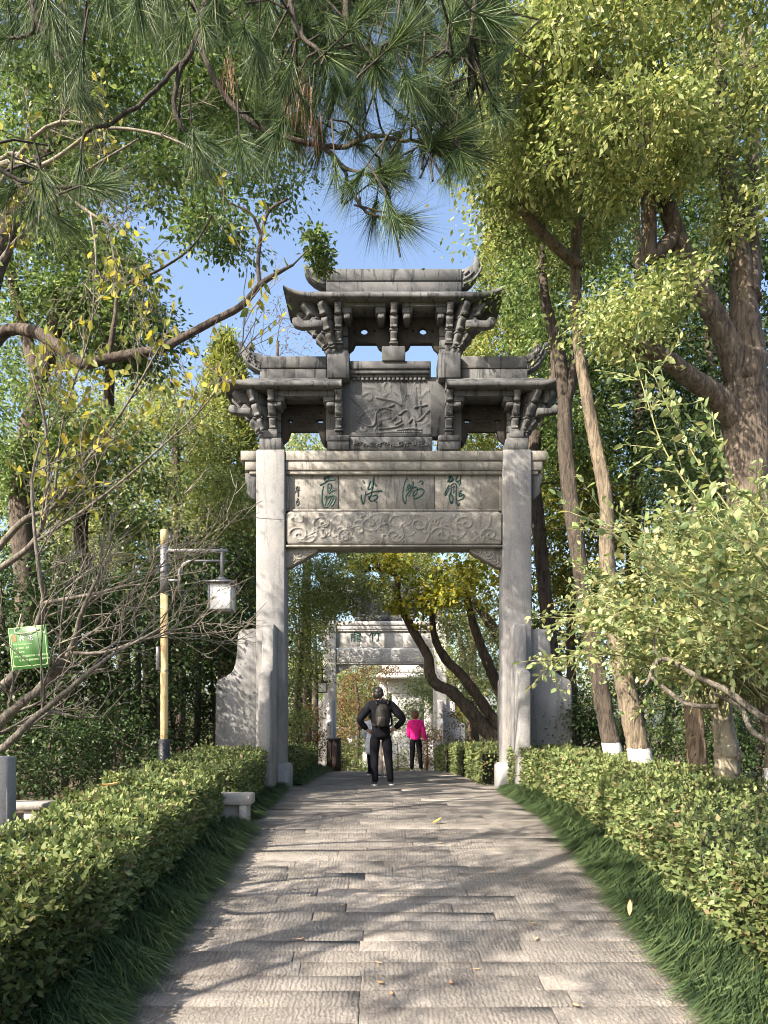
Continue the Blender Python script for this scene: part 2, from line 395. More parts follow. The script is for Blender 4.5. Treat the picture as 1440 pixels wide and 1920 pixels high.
arch = thing('memorial_archway', G0, 'large weathered grey stone archway with four green characters and tiered roofs', 'archway', 'stone memorial archways on the path')
def gpart(name, fn, mat, label=None, parent=None):
    mb = MB(); fn(mb); return obj(name, mb, M[mat], parent or arch, label=label)
for s_ in (-1, 1):
    def pil(mb):
        a, c_ = sorted((1.875 * s_, 2.367 * s_)); v, q, t = box(a, c_, 0, .49, -.3, 5.833, .018); mb.add(v + G0, q, t)
    pl = gpart('pillar', pil, 'stone')
    def plinth(mb):
        a, c_ = sorted((1.80 * s_, 2.42 * s_)); v, q, t = box(a, c_, -.075, .565, -.3, .44, .05); mb.add(v + G0, q, t)
    gpart('plinth', plinth, 'stone', parent=pl)
    for (w_a, sgn) in ((0, -1), (.49, 1)):
        def fs(mb):
            prof = [(0, -.2), (-.86, -.2), (-.86, 1.86), (-.84, 1.93), (-.76, 1.97), (-.62, 1.985), (-.56, 2.03), (-.53, 2.12), (-.50, 2.70), (-.47, 2.765), (-.40, 2.78), (0, 2.78)]
            a, c_ = sorted((1.985 * s_, 2.185 * s_)); prof = [(w_a - sgn * w, v) for w, v in prof]
            v, q, t = prism(prof, a, c_, 'x', .022); mb.add(v + G0, q, t)
        gpart('buttress_slab', fs, 'stone')
    def os_(mb):
        pr = [(2.365, -.2), (3.11, -.2), (3.09, 1.80), (3.06, 1.88), (2.98, 1.92), (2.88, 1.965), (2.80, 2.03), (2.755, 2.15), (2.73, 2.34), (2.705, 2.68), (2.67, 2.745), (2.60, 2.76), (2.365, 2.765)]
        v, q, t = prism([(x * s_, z) for x, z in pr], .13, .36, 'y', .022); mb.add(v + G0, q, t)
    gpart('buttress_slab', os_, 'stone')
# main lintel with its stepped cornice
def lint(mb):
    for (e, p0, p1, w) in ((2.64, 843, 861.5, .035), (2.57, 861.5, 879, .06), (2.50, 879, 886, .085)):
        v1 = G(0, p0)[1]; v0 = G(0, p1)[1]
        for (a, c_) in ((-e, -2.370), (-1.872, 1.872), (2.370, e)):
            v, q, t = box(a, c_, w, .49 - w, v0, v1 - .001, .012); mb.add(v + G0, q, t)
gpart('lintel', lint, 'stone_carved')
# inscription panel of three stones
tones = []
for (a, c_) in ((535, 635), (635.8, 815), (815.8, 943.5)):
    ip = gpart('inscription_stone', lambda mb: gbox(mb, a, 886.2, c_, 958, .15, .34, .008), 'stone_carved')
def frame(mb):
    for (x0, y0, x1, y1) in ((536, 886.5, 942, 890.5), (536, 954.5, 942, 958), (536, 891, 541.5, 954), (936.5, 891, 942, 954)): gbox(mb, x0, y0, x1, y1, .125, .155, .006)
gpart('panel_frame', frame, 'stone_carved')
# carved beam
def cbeam(mb):
    gpr(mb, [(536, 962), (544, 958.5), (934, 958.5), (942, 962), (942, 1014), (936, 1021), (542, 1021), (536, 1014)], .05, .46, bevel=.02)
    u0, v1 = G(539, 960); u1, v0 = G(940, 1019); cv = []
    rs = np.random.RandomState(3)
    for k in range(9):
        cx = u0 + .2 + (u1 - u0 - .4) * k / 8; cv.append((spiral(cx, v0 + .15 + .2 * (k % 2), .15, 1.5, k, 1.2), 1, 1))
    for k in range(60): cv.append((wander(rs.uniform(u0 + .1, u1 - .1), rs.uniform(v0 + .06, v1 - .06), rs.uniform(.2, .6), .02, .5, rs), rs.uniform(.5, 1), rs.uniform(.6, 1.3)))
    relief(mb, u0, u1, v0, v1, .052, 340, 56, cv, .020, .017, .03)
gpart('carved_beam', cbeam, 'stone_carved')
gpart('beam_edge', lambda mb: gbox(mb, 535, 1021.5, 943, 1025, .03, .47, .006), 'stone_carved')
for s_ in (1, -1):
    def brk(mb):
        pts = [(535, 1025.3), (597, 1025.3), (595, 1033), (586, 1040), (578, 1043), (566, 1051), (554, 1056), (546, 1062), (535, 1065)]
        o = [(G(*p, .14)[0] * s_, G(*p, .14)[1]) for p in pts]; v, q, t = prism(o, .14, .35, 'y', .01); mb.add(v + G0, q, t)
        for (cx, cy, r) in ((560, 1038, .10), (580, 1033, .07), (548, 1050, .08)):
            u, vv = G(cx, cy, .14); sp = spiral(u * s_, vv, r, 1.7, cx, s_)
            mb.add(*tube(np.stack([sp[:, 0] + G0[0], np.full(60, G0[1] + .14), sp[:, 1] + G0[2]], 1), .014, 5))
    gpart('corner_bracket', brk, 'stone_carved')
    def obrk(mb):
        pts = [(480, 886.3), (459, 886.3), (460, 900), (464, 912), (462, 922), (470, 931), (476, 936), (480, 936)]
        o = [(G(*p, .12)[0] * s_ - .002 * s_, G(*p, .12)[1]) for p in pts]; v, q, t = prism(o, .12, .37, 'y', .01); mb.add(v + G0, q, t)
    gpart('end_bracket', obrk, 'stone_dark')
# second tier -------------------------------------------------------
gpart('vine_band', lambda mb: (gbox(mb, 656, 818.5, 811, 842.7, .06, .43, .01),
      relief(mb, G(660, 0)[0], G(807, 0)[0], G(0, 840)[1], G(0, 822)[1], .062, 200, 30,
             [(np.stack([np.linspace(G(664, 0)[0], G(803, 0)[0], 160), G(0, 831)[1] + .035 * np.sin(np.linspace(0, 19, 160))], 1), 1, .8)] +
             [(spiral(G(672 + 13 * k, 0)[0], G(0, 831)[1] + (-.02 if k % 2 else .02), .045, 1.2, k * 3.1), 1, .7) for k in range(11)], .025, .013)), 'stone_dark')
def cpanel(mb):
    gbox(mb, 641, 706.5, 836, 818, .16, .36, .01)
    u0, v1 = G(656, 712, .14); u1, v0 = G(808, 813, .14); rs = np.random.RandomState(8); cv = []
    def px(*p): return spline([G(x, y) for x, y in p], 12)
    for c_ in ([(655, 735), (668, 748), (680, 765), (672, 782), (690, 792), (702, 788), (706, 766), (720, 758), (736, 762), (748, 770), (762, 762), (775, 772), (785, 782), (806, 762)],
               [(706, 738), (722, 742), (740, 745), (752, 752)], [(704, 760), (725, 757), (738, 752)], [(779, 757), (800, 752)], [(788, 745), (790, 768)],
               [(672, 808), (700, 806), (740, 803), (790, 804)], [(710, 797), (725, 796), (745, 793), (755, 788)], [(745, 800), (770, 797), (790, 799)],
               [(737, 780), (745, 774), (752, 782), (742, 788)], [(768, 785), (775, 778), (780, 788)]):
        cv.append((px(*c_), 1, 1.1))
    for k in range(26): cv.append((wander(rs.uniform(u0 + .05, u1 - .05), rs.uniform(v0 + .05, v1 - .1), rs.uniform(.12, .4), .02, .5, rs), rs.uniform(.3, .7), rs.uniform(.7, 2.4)))
    def base(U, V): return .03 * (np.sin(U * 4 + 1) * np.sin(V * 5) > 0.1) * 1.0
    relief(mb, u0, u1, v0, v1, .158, 190, 130, cv, .024, .016, 0)
gpart('carved_panel', cpanel, 'stone_dark')
for s_ in (1, -1):
    def tp(mb):
        a, c_ = sorted((G(611, 0, .20)[0] * s_, (G(641, 0, .16)[0] - .003) * s_)); v, q, t = box(a, c_, .20, .36, G(0, 818)[1], G(0, 708)[1], .01); mb.add(v + G0, q, t)
    gpart('tower_pier', tp, 'stone_dark')
gpart('dentil_row', lambda mb: [gbox(mb, 661 + k * 8.2, 707.5, 666.5 + k * 8.2, 712.5, .12, .17, .004) for k in range(17)], 'stone_dark')
def ub(mb):
    gbox(mb, 655.5, 676, 808, 691, .04, .45); gbox(mb, 655.5, 691.2, 808, 700, .07, .42); gbox(mb, 655.5, 700.2, 808, 706, .11, .40, .006)
gpart('upper_beam', ub, 'stone_dark')
LEFT = [('pier_block', [(613, 660, 655, 708, -.03, .52)]), ('pier_block', [(486, 820, 528, 842.8, .02, .47), (494, 806, 520, 820, .04, .45)]),
        ('pier_block', [(613, 826, 655, 842.8, .02, .47), (615, 815, 655, 826, .0, .49)])]
for s_ in (1, -1):
    for nm_, bl in LEFT:
        def f(mb):
            for (x0, y0, x1, y1, w0, w1) in bl:
                u0, v1 = G(x0, y0, w0); u1, v0 = G(x1, y1, w0); a, c_ = sorted((u0 * s_, u1 * s_)); v, q, t = box(a, c_, w0, w1, v0, v1 - .002, .014); mb.add(v + G0, q, t)
        gpart(nm_, f, 'stone_dark')
gpart('pier_block', lambda mb: gbox(mb, 716, 648, 760, 675.8, .0, .49), 'stone_dark')

def dougong(uc, vb, vt, reach, ang=0., width=.125, tiers=4):
    """a stack of bracket arms stepping out towards angle ang (0 = to the viewer)"""
    mb = MB(); h = (vt - vb) / tiers
    for k in range(tiers):
        r0 = reach * (k + .35) / tiers; r1 = reach * (k + 1.15) / tiers; z0 = vb + k * h; z1 = z0 + h * .97
        prof = [(.22, z0), (-r0, z0), (-r0 - .03, z0 + h * .08), (-r0 - .02, z0 + h * .22), (-(r0 + r1) / 2 - .01, z0 + h * .42), (-r1 + .02, z0 + h * .55), (-r1, z0 + h * .68), (-r1 + .015, z1 - .02), (-r1 + .03, z1), (.22, z1)]
        v, q, t = prism(prof, -width / 2 * (1 - .08 * (k % 2)), width / 2 * (1 - .08 * (k % 2)), 'x', .016)
        c_, s__ = math.cos(ang), math.sin(ang)
        v = np.stack([v[:, 0] * c_ + v[:, 1] * s__, -v[:, 0] * s__ + v[:, 1] * c_, v[:, 2]], 1)      # arms point to -y, turned by ang
        mb.add(v + G0 + [uc, .22, 0], q, t)
        hb = box(-width * .60, width * .60, -r1 * .75 - .06, -r1 * .75 + .06, z1 - h * .12, z1 + h * .02, .012)
        v = hb[0]; v = np.stack([v[:, 0] * c_ + v[:, 1] * s__, -v[:, 0] * s__ + v[:, 1] * c_, v[:, 2]], 1); mb.add(v + G0 + [uc, .22, 0], hb[1], hb[2])
    return mb
# positions read off the photograph (bracket faces stand about .5 m proud of the tower)
def du(px, w): return G(px, 0, w)[0]
sv0, sv1 = G(0, 822)[1], G(0, 724, -.22)[1]
tv0, tv1 = G(0, 656)[1], G(0, 560, -.22)[1]
for s_ in (1, -1):
    for px in (506.5, 633.5): obj('bracket_set', dougong(du(px, -.2) * s_, sv0, sv1, .40), M['stone_dark'], arch)
    for ang in (35, 62, 90): obj('bracket_set', dougong(du(500, 0) * s_, sv0 - .04, sv1, {35: .48, 62: .62, 90: .62}[ang], math.radians(-ang if s_ < 0 else ang), .13), M['stone_dark'], arch)
    obj('bracket_set', dougong(du(633, -.2) * s_, tv0, tv1, .40), M['stone_dark'], arch)
    for ang in (30, 58, 90): obj('bracket_set', dougong(du(628, 0) * s_, tv0 - .1, tv1, {30: .48, 58: .64, 90: .66}[ang], math.radians(-ang if s_ < 0 else ang), .13), M['stone_dark'], arch)
obj('bracket_set', dougong(0, tv0, tv1, .40), M['stone_dark'], arch)
# pierced stone lattices
def circ(cx, cy, r, k=14, sx=1): return [(cx + r * sx * math.cos(a * 2 * math.pi / k), cy + r * math.sin(a * 2 * math.pi / k)) for a in range(k)]
side = [(526, 745), (613, 745), (613, 838), (607, 834), (602, 826), (598, 812), (597, 808), (545, 808), (544, 812), (540, 823), (532, 830), (526, 837)]
sh = [[(535, 790), (543, 786), (551, 789), (546, 792), (541, 790)], [(590, 788), (598, 786), (608, 786), (605, 792), (598, 792)], [(597, 773), (604, 772), (603, 777)]]
toph = [circ(683, 620, 7), circ(664, 621.5, 2.4, 8), [(700, 618), (704, 617), (706, 623), (702, 623)]]
top = [(638, 566), (738.3, 566), (738.3, 657), (715, 655), (710, 651), (706, 643), (667, 643), (663, 652), (656, 658), (652, 672), (638, 672)]
for s_ in (1, -1):
    def lat(mb):
        o = [(G(x, y, .22)[0] * s_, G(x, y, .22)[1]) for x, y in side]; hs = [[(G(x, y, .22)[0] * s_, G(x, y, .22)[1]) for x, y in h] for h in sh]
        v, q, t = prism(o, .22, .32, 'y', 0, hs); mb.add(v + G0, q, t)
        rs = np.random.RandomState(4)
        for k in range(5):
            for i in range(7):
                x = 540 + i * 10 + (5 if k % 2 else 0); yy = 766 + k * 7.5
                if any(abs(x - hx) < 13 and abs(yy - hy) < 9 for hx, hy in ((543, 789), (599, 789), (600, 774))): continue
                u, vv = G(x, yy, .2); a = np.linspace(0, 2 * np.pi, 13); mb.add(*tube(np.stack([G0[0] + u * s_ + .045 * np.cos(a), np.full(13, G0[1] + .218), G0[2] + vv + .03 * np.sin(a)], 1), .009, 4, False))
    gpart('lattice_panel', lat, 'stone_lattice_shaded')
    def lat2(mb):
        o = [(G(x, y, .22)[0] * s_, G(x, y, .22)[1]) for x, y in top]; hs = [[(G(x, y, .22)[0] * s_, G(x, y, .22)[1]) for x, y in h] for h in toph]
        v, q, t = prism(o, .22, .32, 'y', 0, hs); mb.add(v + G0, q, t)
    gpart('lattice_panel', lat2, 'stone_lattice_shaded')
    # upper fascia beams with dropped corner blocks
    def fas(mb):
        for (x0, y0, x1, y1, w0) in ((513, 728, 627, 742, -.12), (514, 742, 533, 752, -.10), (514, 752, 528, 761, -.09), (606, 742, 627, 752, -.10), (612, 752, 627, 761, -.09)):
            u0, v1 = G(x0, y0, w0); u1, v0 = G(x1, y1, w0); a, c_ = sorted((u0 * s_, u1 * s_)); v, q, t = box(a, c_, w0, .25, v0, v1 - .002, .014); mb.add(v + G0, q, t)
    gpart('fascia_beam', fas, 'stone_dark')
    def fas2(mb):
        for (x0, y0, x1, y1, w0) in ((640, 562, 723, 574, -.12), (641, 574, 660, 586, -.10), (644, 586, 657, 596, -.09), (704, 574, 723, 586, -.10), (708, 586, 721, 596, -.09)):
            u0, v1 = G(x0, y0, w0); u1, v0 = G(x1, y1, w0); a, c_ = sorted((u0 * s_, u1 * s_)); v, q, t = box(a, c_, w0, .25, v0, v1 - .002, .014); mb.add(v + G0, q, t)
    gpart('fascia_beam', fas2, 'stone_dark')

def roof(u0, u1, v0, th, wf, rise, curl0, curl1, ch):
    """hipped stone roof: soffit at v0, eave edge th high, swept-up corners"""
    mb = MB(); n_ = 41; us = np.linspace(u0, u1, n_); wc = .245; wb = 2 * wc - wf; rows = []
    for u in us:
        k = 0
        if curl0: k = max(k, max(0, 1 - (u - u0) / .55))
        if curl1: k = max(k, max(0, 1 - (u1 - u) / .55))
        k = k ** 2.2; z = v0 + ch * k; e = .03 * k; t_ = th * (1 - .3 * k); hip = rise * (1 - k)
        rows.append([(u, wf - e, z), (u, wf - e - .015, z + t_ * .5), (u, wf - e, z + t_), (u, wc - .15, z + t_ + hip), (u, wc + .15, z + t_ + hip), (u, wb + e, z + t_), (u, wb + e, z), (u, wc, z + .01)])
    v = np.array(rows).reshape(-1, 3) + G0; k = 8
    i = np.arange(n_ - 1)[:, None] * k; j = np.arange(k)[None]; j2 = (j + 1) % k
    q = np.stack([i + j, i + j2, i + k + j2, i + k + j], -1).reshape(-1, 4); t = []
    for m_ in range(1, k - 1): t += [[0, m_, m_ + 1], [(n_ - 1) * k, (n_ - 1) * k + m_ + 1, (n_ - 1) * k + m_]]
    mb.add(v, q, t); return mb
WF = -.25
sl0, sl1 = G(413, 0, WF)[0], G(640, 0, WF)[0]; sz = G(0, 724, WF)[1]; tz = G(0, 557.5, WF)[1]
t0 = G(531, 0, WF)[0]
for s_ in (1, -1):
    a, c_ = (sl0, sl1) if s_ > 0 else (-sl1, -sl0)
    rf = obj('side_roof', roof(a, c_, sz, .085, WF, .22, s_ > 0, s_ < 0, .09 if s_ > 0 else .17), M['stone_dark'], arch)
    def rid(mb):
        for (x0, y0, x1, y1, w0, w1) in ((488, 667, 612.5, 690, .10, .39), (487, 690.5, 612.5, 716, .12, .37)):
            u0, v1 = G(x0, y0, w0); u1, v0 = G(x1, y1, w0); p_, r_ = sorted((u0 * s_, u1 * s_)); v, q, t = box(p_, r_, w0, w1, v0 - (.1 if y1 > 700 else 0), v1, .016); mb.add(v + G0, q, t)
    gpart('ridge', rid, 'stone_dark', parent=rf)
    def fin(mb):
        o = [(500, 700), (484, 694), (472, 689), (462, 681), (455, 670), (451, 660), (447, 648), (444, 643), (449, 639), (456, 641), (458, 648), (463, 650), (467, 643), (475, 642), (473, 649), (471, 655), (478, 661), (486, 661), (491, 666), (500, 668)]
        o = [(G(x, y, .14)[0] * s_, G(x, y, .14)[1]) for x, y in o]; v, q, t = prism(o, .14, .35, 'y', .02); mb.add(v + G0, q, t)
        for (p_) in ([(496, 690), (480, 684), (468, 672), (461, 660), (456, 650)], [(498, 682), (484, 676), (476, 668)], [(470, 662), (466, 655), (470, 647)], [(490, 695), (476, 688), (466, 680), (458, 668)]):
            sp = spline([G(x, y, .12) for x, y in p_], 6)
            mb.add(*tube(np.stack([sp[:, 0] * s_ + G0[0], np.full(len(sp), G0[1] + .135), sp[:, 1] + G0[2]], 1), .022, 5))
        rs = np.random.RandomState(2)
        for k in range(22):
            x, yy = rs.uniform(462, 494), 0; yy = 690 - (494 - x) * .65 + rs.uniform(-10, 6); u, vv = G(x, yy, .13)
            a_ = rs.uniform(0, 3); mb.add(*tube([(G0[0] + u * s_ - .03 * math.cos(a_), G0[1] + .14, G0[2] + vv - .03 * math.sin(a_)), (G0[0] + u * s_, G0[1] + .115, G0[2] + vv), (G0[0] + u * s_ + .03 * math.cos(a_), G0[1] + .14, G0[2] + vv + .03 * math.sin(a_))], [.01, .022, .01], 5))
    gpart('finial', fin, 'stone_dark', parent=rf)
    # hooked corner beam ends under the eaves
    for (pts, w0) in (([(604, 599), (585, 598), (575, 600), (566, 600), (559, 593), (549, 595), (547, 602), (552, 610), (565, 614), (582, 613), (604, 612)], -.3), ([(470, 764), (453, 764), (446, 765), (438, 758), (430, 760), (427, 767), (433, 773), (445, 775), (470, 777)], -.25)):
        o = [(G(x, y, w0)[0] * s_, G(x, y, w0)[1]) for x, y in pts]; v, q, t = prism(o, w0, w0 + .12, 'y', .012); mb = MB(); mb.add(v + G0, q, t); obj('corner_beam_end', mb, M['stone_dark'], arch)
tr = obj('top_roof', roof(t0, -t0, tz, .085, WF, .22, True, True, .13), M['stone_dark'], arch)
def trd(mb):
    gbox(mb, 611, 503, 866, 526, .10, .39); gbox(mb, 611, 526.5, 866, 552, .12, .37)
gpart('ridge', trd, 'stone_dark', parent=tr)
for s_ in (1, -1):
    def fin2(mb):
        o = [(611, 540), (600, 535), (588, 529), (577, 519), (571, 510), (569, 497), (574, 493), (580, 500), (588, 502), (594, 494), (600, 492), (601, 500), (611, 504)]
        if s_ < 0: o = [(611, 540), (598, 534), (590, 527), (583, 517), (578, 505), (577, 492), (580, 482), (588, 478), (586, 488), (592, 496), (600, 500), (611, 504)]
        o = [(G(x, y, .14)[0] * s_, G(x, y, .14)[1]) for x, y in o]; v, q, t = prism(o, .14, .35, 'y', .02); mb.add(v + G0, q, t)
        for p_ in ([(608, 532), (590, 524), (578, 510), (574, 500)], [(608, 524), (596, 516), (588, 508)], [(606, 514), (598, 506)]):
            sp = spline([G(x, y, .12) for x, y in p_], 6)
            mb.add(*tube(np.stack([sp[:, 0] * s_ + G0[0], np.full(len(sp), G0[1] + .135), sp[:, 1] + G0[2]], 1), .024, 5))
    gpart('finial', fin2, 'stone_dark', parent=tr)

# carved calligraphy: brush strokes as thin inlaid solids, traced as strokes with width
def strokes(mb, strks, ox, oy, sc, w=.148, th=.006):
    for st in strks:
        p = spline(st, 5); xy = np.array([G(ox + x / sc, oy + y / sc, w) for x, y in p[:, :2]]); r = p[:, 2] / sc / 109.2 * .5
        tg = unit(np.gradient(xy, axis=0)); nn = np.stack([-tg[:, 1], tg[:, 0]], 1); N = len(xy)
        a = xy + nn * r[:, None]; c_ = xy - nn * r[:, None]
        e0 = xy[0] - tg[0] * r[0] * .8; e1 = xy[-1] + tg[-1] * r[-1] * .8
        f = lambda z2, ww: np.stack([z2[:, 0], np.full(len(z2), ww), z2[:, 1]], 1) + G0
        v = np.vstack([f(a, w - th), f(c_, w - th), f(a, w), f(c_, w), f(np.array([e0, e1]), w - th)])
        i = np.arange(N - 1)[:, None]
        q = np.concatenate([i + [0, 1, N + 1, N], i + [2 * N, 2 * N + 1, 1, 0], i + [N, N + 1, 3 * N + 1, 3 * N]])
        mb.add(v, q, [[0, N, 4 * N], [N - 1, 4 * N + 1, 2 * N - 1]])
CH = []
CH.append((590, 885, 11.08, [  # 蕩
 [(195, 150, 26), (240, 110, 34), (300, 95, 22), (345, 65, 26)], [(205, 105, 22), (200, 170, 26)], [(110, 270, 34), (200, 225, 26), (290, 175, 20), (430, 155, 30)], [(290, 90, 22), (270, 150, 22), (225, 215, 18)],
 [(180, 290, 20), (155, 400, 26), (145, 540, 30), (155, 650, 30), (210, 735, 30), (270, 715, 20)], [(275, 240, 20), (265, 320, 22), (268, 440, 22)], [(285, 245, 18), (340, 250, 24), (330, 340, 24), (295, 420, 20)], [(285, 330, 14), (325, 325, 14)],
 [(290, 450, 20), (330, 410, 22), (380, 385, 20), (425, 385, 18)], [(195, 540, 24), (235, 500, 20), (225, 600, 24), (218, 690, 26)], [(235, 560, 18), (290, 520, 22), (360, 490, 22), (430, 515, 26), (425, 580, 24), (380, 670, 30), (335, 705, 24)],
 [(345, 530, 14), (310, 600, 20), (275, 660, 18)], [(385, 540, 14), (345, 620, 20), (300, 690, 18)]]))
CH.append((590, 885, 11.08, [  # 浩
 [(1000, 180, 34), (1030, 225, 44)], [(965, 320, 16), (980, 370, 26)], [(965, 470, 20), (965, 560, 30), (1000, 650, 40), (1030, 600, 24), (1045, 480, 18), (1060, 400, 14)],
 [(1155, 190, 34), (1125, 270, 32), (1105, 350, 34), (1150, 350, 20), (1200, 320, 16)], [(1230, 110, 40), (1215, 200, 44), (1200, 300, 36), (1180, 400, 34), (1165, 480, 36), (1130, 545, 30)], [(1215, 240, 20), (1250, 240, 30), (1275, 290, 40)],
 [(1060, 480, 20), (1130, 440, 20), (1230, 405, 24), (1390, 390, 36)], [(1120, 510, 34), (1130, 560, 40), (1160, 600, 26), (1200, 600, 20)], [(1200, 500, 20), (1260, 480, 30), (1300, 500, 34), (1270, 560, 30), (1230, 600, 20)], [(1235, 580, 20), (1285, 630, 26)]]))
CH.append((745, 885, 11.08, [  # 渺 in cursive
 [(185, 105, 24), (195, 160, 34)], [(175, 160, 14), (140, 260, 20), (115, 400, 24), (110, 520, 26), (130, 610, 28), (165, 650, 30), (180, 570, 16), (185, 520, 12)],
 [(190, 385, 22), (205, 310, 30), (245, 255, 24), (235, 310, 22), (215, 380, 26)], [(325, 195, 30), (320, 270, 32), (290, 350, 36), (220, 430, 26), (170, 520, 24)], [(290, 260, 22), (250, 340, 34)],
 [(325, 330, 24), (380, 310, 26), (410, 340, 28), (400, 420, 24), (350, 490, 26), (320, 480, 22), (340, 410, 20), (390, 370, 16)], [(300, 380, 20), (260, 450, 16), (235, 515, 20)],
 [(410, 370, 18), (480, 345, 22), (545, 375, 28), (535, 440, 26), (470, 510, 28), (400, 545, 28), (340, 550, 26)], [(440, 210, 16), (490, 180, 24), (520, 210, 40), (505, 255, 40)]]))
CH.append((745, 885, 11.08, [  # 龍
 [(1090, 70, 36), (1080, 130, 60), (1035, 210, 20)], [(1110, 90, 40), (1150, 150, 44), (1120, 190, 40)], [(1070, 200, 30), (1130, 190, 24)],
 [(1280, 60, 22), (1320, 70, 24), (1305, 140, 26), (1300, 210, 34), (1285, 280, 26)], [(1260, 80, 20), (1215, 150, 26), (1230, 200, 22), (1290, 170, 20)], [(1230, 210, 20), (1270, 240, 26)],
 [(1070, 270, 18), (1030, 340, 24), (985, 440, 34), (1000, 480, 24), (1030, 420, 18), (1070, 330, 16)], [(1090, 300, 16), (1150, 245, 22), (1215, 250, 22), (1220, 330, 22), (1215, 480, 24), (1225, 620, 28), (1260, 690, 36), (1295, 640, 18)],
 [(1110, 300, 22), (1110, 400, 30), (1080, 500, 34), (1085, 580, 30), (1120, 640, 40), (1150, 580, 30), (1140, 500, 30), (1110, 440, 20)], [(1140, 320, 18), (1180, 290, 18), (1160, 370, 14)], [(1150, 430, 14), (1190, 390, 16)],
 [(1330, 380, 26), (1290, 420, 34), (1285, 500, 26), (1340, 480, 24), (1380, 470, 30), (1365, 540, 28), (1310, 570, 20), (1250, 600, 16)], [(1300, 450, 20), (1335, 440, 20)]]))
for (ox, oy, sc, st) in CH:
    mb = MB(); strokes(mb, st, ox, oy, sc); obj('calligraphy_character', mb, M['ink'], arch)
mb = MB(); strokes(mb, [[(540, 490, 50), (450, 580, 70), (450, 700, 60), (380, 840, 50)], [(600, 510, 50), (580, 640, 60), (600, 720, 60), (500, 720, 30), (490, 830, 50)], [(540, 620, 40), (500, 700, 40)], [(575, 720, 40), (565, 900, 50), (550, 1050, 50)],
     [(500, 1160, 40), (560, 1200, 60), (450, 1350, 50), (450, 1430, 40), (530, 1540, 60), (600, 1380, 50), (560, 1220, 40)], [(480, 1380, 40), (560, 1380, 40)]], 540, 895, 29.5)
obj('signature_inscription', mb, M['ink_dark'], arch)

# the second archway further down the path: the same design, its stone lightened to stand for sunlight, with its own two characters in view
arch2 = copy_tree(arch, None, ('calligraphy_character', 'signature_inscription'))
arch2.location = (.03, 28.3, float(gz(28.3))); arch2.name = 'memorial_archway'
arch2['label'] = 'farther grey stone archway in a sunlit tone, seen through the opening of the large one'
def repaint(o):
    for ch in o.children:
        if ch.name.split('.')[0] in ('pillar', 'plinth', 'lintel', 'inscription_stone', 'panel_frame', 'carved_beam', 'beam_edge', 'corner_bracket', 'end_bracket', 'buttress_slab'): ch.material_slots[0].link = 'OBJECT'; ch.material_slots[0].material = M['stone_sunlit']
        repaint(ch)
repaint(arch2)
def glyph(ch, size, loc, mat, parent, name, rot=(math.pi / 2, 0, 0), ext=.004):
    c = bpy.data.curves.new('glyph', 'FONT'); c.body = ch; c.size = size; c.extrude = ext; c.align_x = 'CENTER'; c.align_y = 'CENTER'; c.resolution_u = 3
    o = bpy.data.objects.new('glyph', c); COL.objects.link(o); bpy.context.view_layer.update()
    me = bpy.data.meshes.new_from_object(o.evaluated_get(bpy.context.evaluated_depsgraph_get())); bpy.data.objects.remove(o)
    me.materials.clear(); me.materials.append(mat); k = bpy.data.objects.new(name, me); COL.objects.link(k)
    if parent is not None: k.parent = parent; loc = np.asarray(loc, float) - wloc(parent)
    k.location = tuple(float(x) for x in loc); k.rotation_euler = rot; return k
for ch, px in (('龍', 667), ('竹', 703)):
    glyph(ch, .46, P(px, 1194, 28.3 + .14), M['ink'], arch2, 'calligraphy_character')

# white stone monument far beyond
D3 = 46; z3 = float(gz(D3)); mon = thing('stone_monument', (1.0, D3, z3), 'white stone memorial with a broad flat roof far beyond both archways', 'monument')
def mbx(mb, px0, py0, px1, py1, w0, w1, b=.04):
    a = P(px0, py0, D3 + w0); c_ = P(px1, py1, D3 + w0); v, q, t = box(a[0], c_[0], D3 + w0, D3 + w1, c_[2], a[2], b); mb.add(v, q, t)
def mp(name, bl):
    mb = MB(); [mbx(mb, *x) for x in bl]; return obj(name, mb, M['stone_white'], mon)
mp('roof_slab', [(705, 1262, 818, 1271, -.9, 1.7), (716, 1246, 805, 1261, -.5, 1.3)]); mp('ridge', [(730, 1236, 792, 1245, 0, .8)])
mp('column', [(712, 1272, 726, 1380, 0, .5)]); mp('column', [(796, 1272, 810, 1380, 0, .5)]); mp('lintel', [(727, 1272, 795, 1300, .05, .45)]); mp('tablet', [(735, 1300, 787, 1384, .1, .4)])
mp('stepped_base', [(690, 1384, 832, 1396, -.9, 1.4), (680, 1396, 842, 1440, -1.6, 2)])
# ------------------------------------------------------------------ vegetation
M['bark_grey'] = bark_mat('bark_grey', (.042, .033, .026), (.135, .108, .082))
M['bark_dark'] = bark_mat('bark_dark', (.035, .027, .022), (.105, .08, .062))
M['bark_brown'] = bark_mat('bark_brown', (.09, .065, .045), (.24, .18, .125), None, .7)
M['bark_plum'] = bark_mat('bark_plum', (.075, .066, .056), (.19, .172, .145), None, 2.5, .4)
M['twig'] = bark_mat('twig_bark', (.10, .088, .070), (.25, .225, .18), None, 4, .2)
M['twig_green'] = bark_mat('green_twig', (.12, .13, .05), (.25, .25, .12), None, 4, .2)
M['camphor'] = leaf_mat('camphor_leaf', [(.040, .075, .026), (.08, .135, .042), (.135, .20, .065), (.24, .30, .11), (.06, .11, .036)], .40, .38, .55)
M['bright'] = leaf_mat('bright_leaf', [(.09, .135, .045), (.17, .22, .08), (.26, .31, .12), (.37, .40, .18), (.14, .19, .06), (.42, .41, .17)], .42, .42, .5)
M['dark'] = leaf_mat('glossy_dark_leaf', [(.014, .030, .010), (.030, .058, .018), (.045, .075, .025), (.07, .10, .035)], .24, .42, .5)
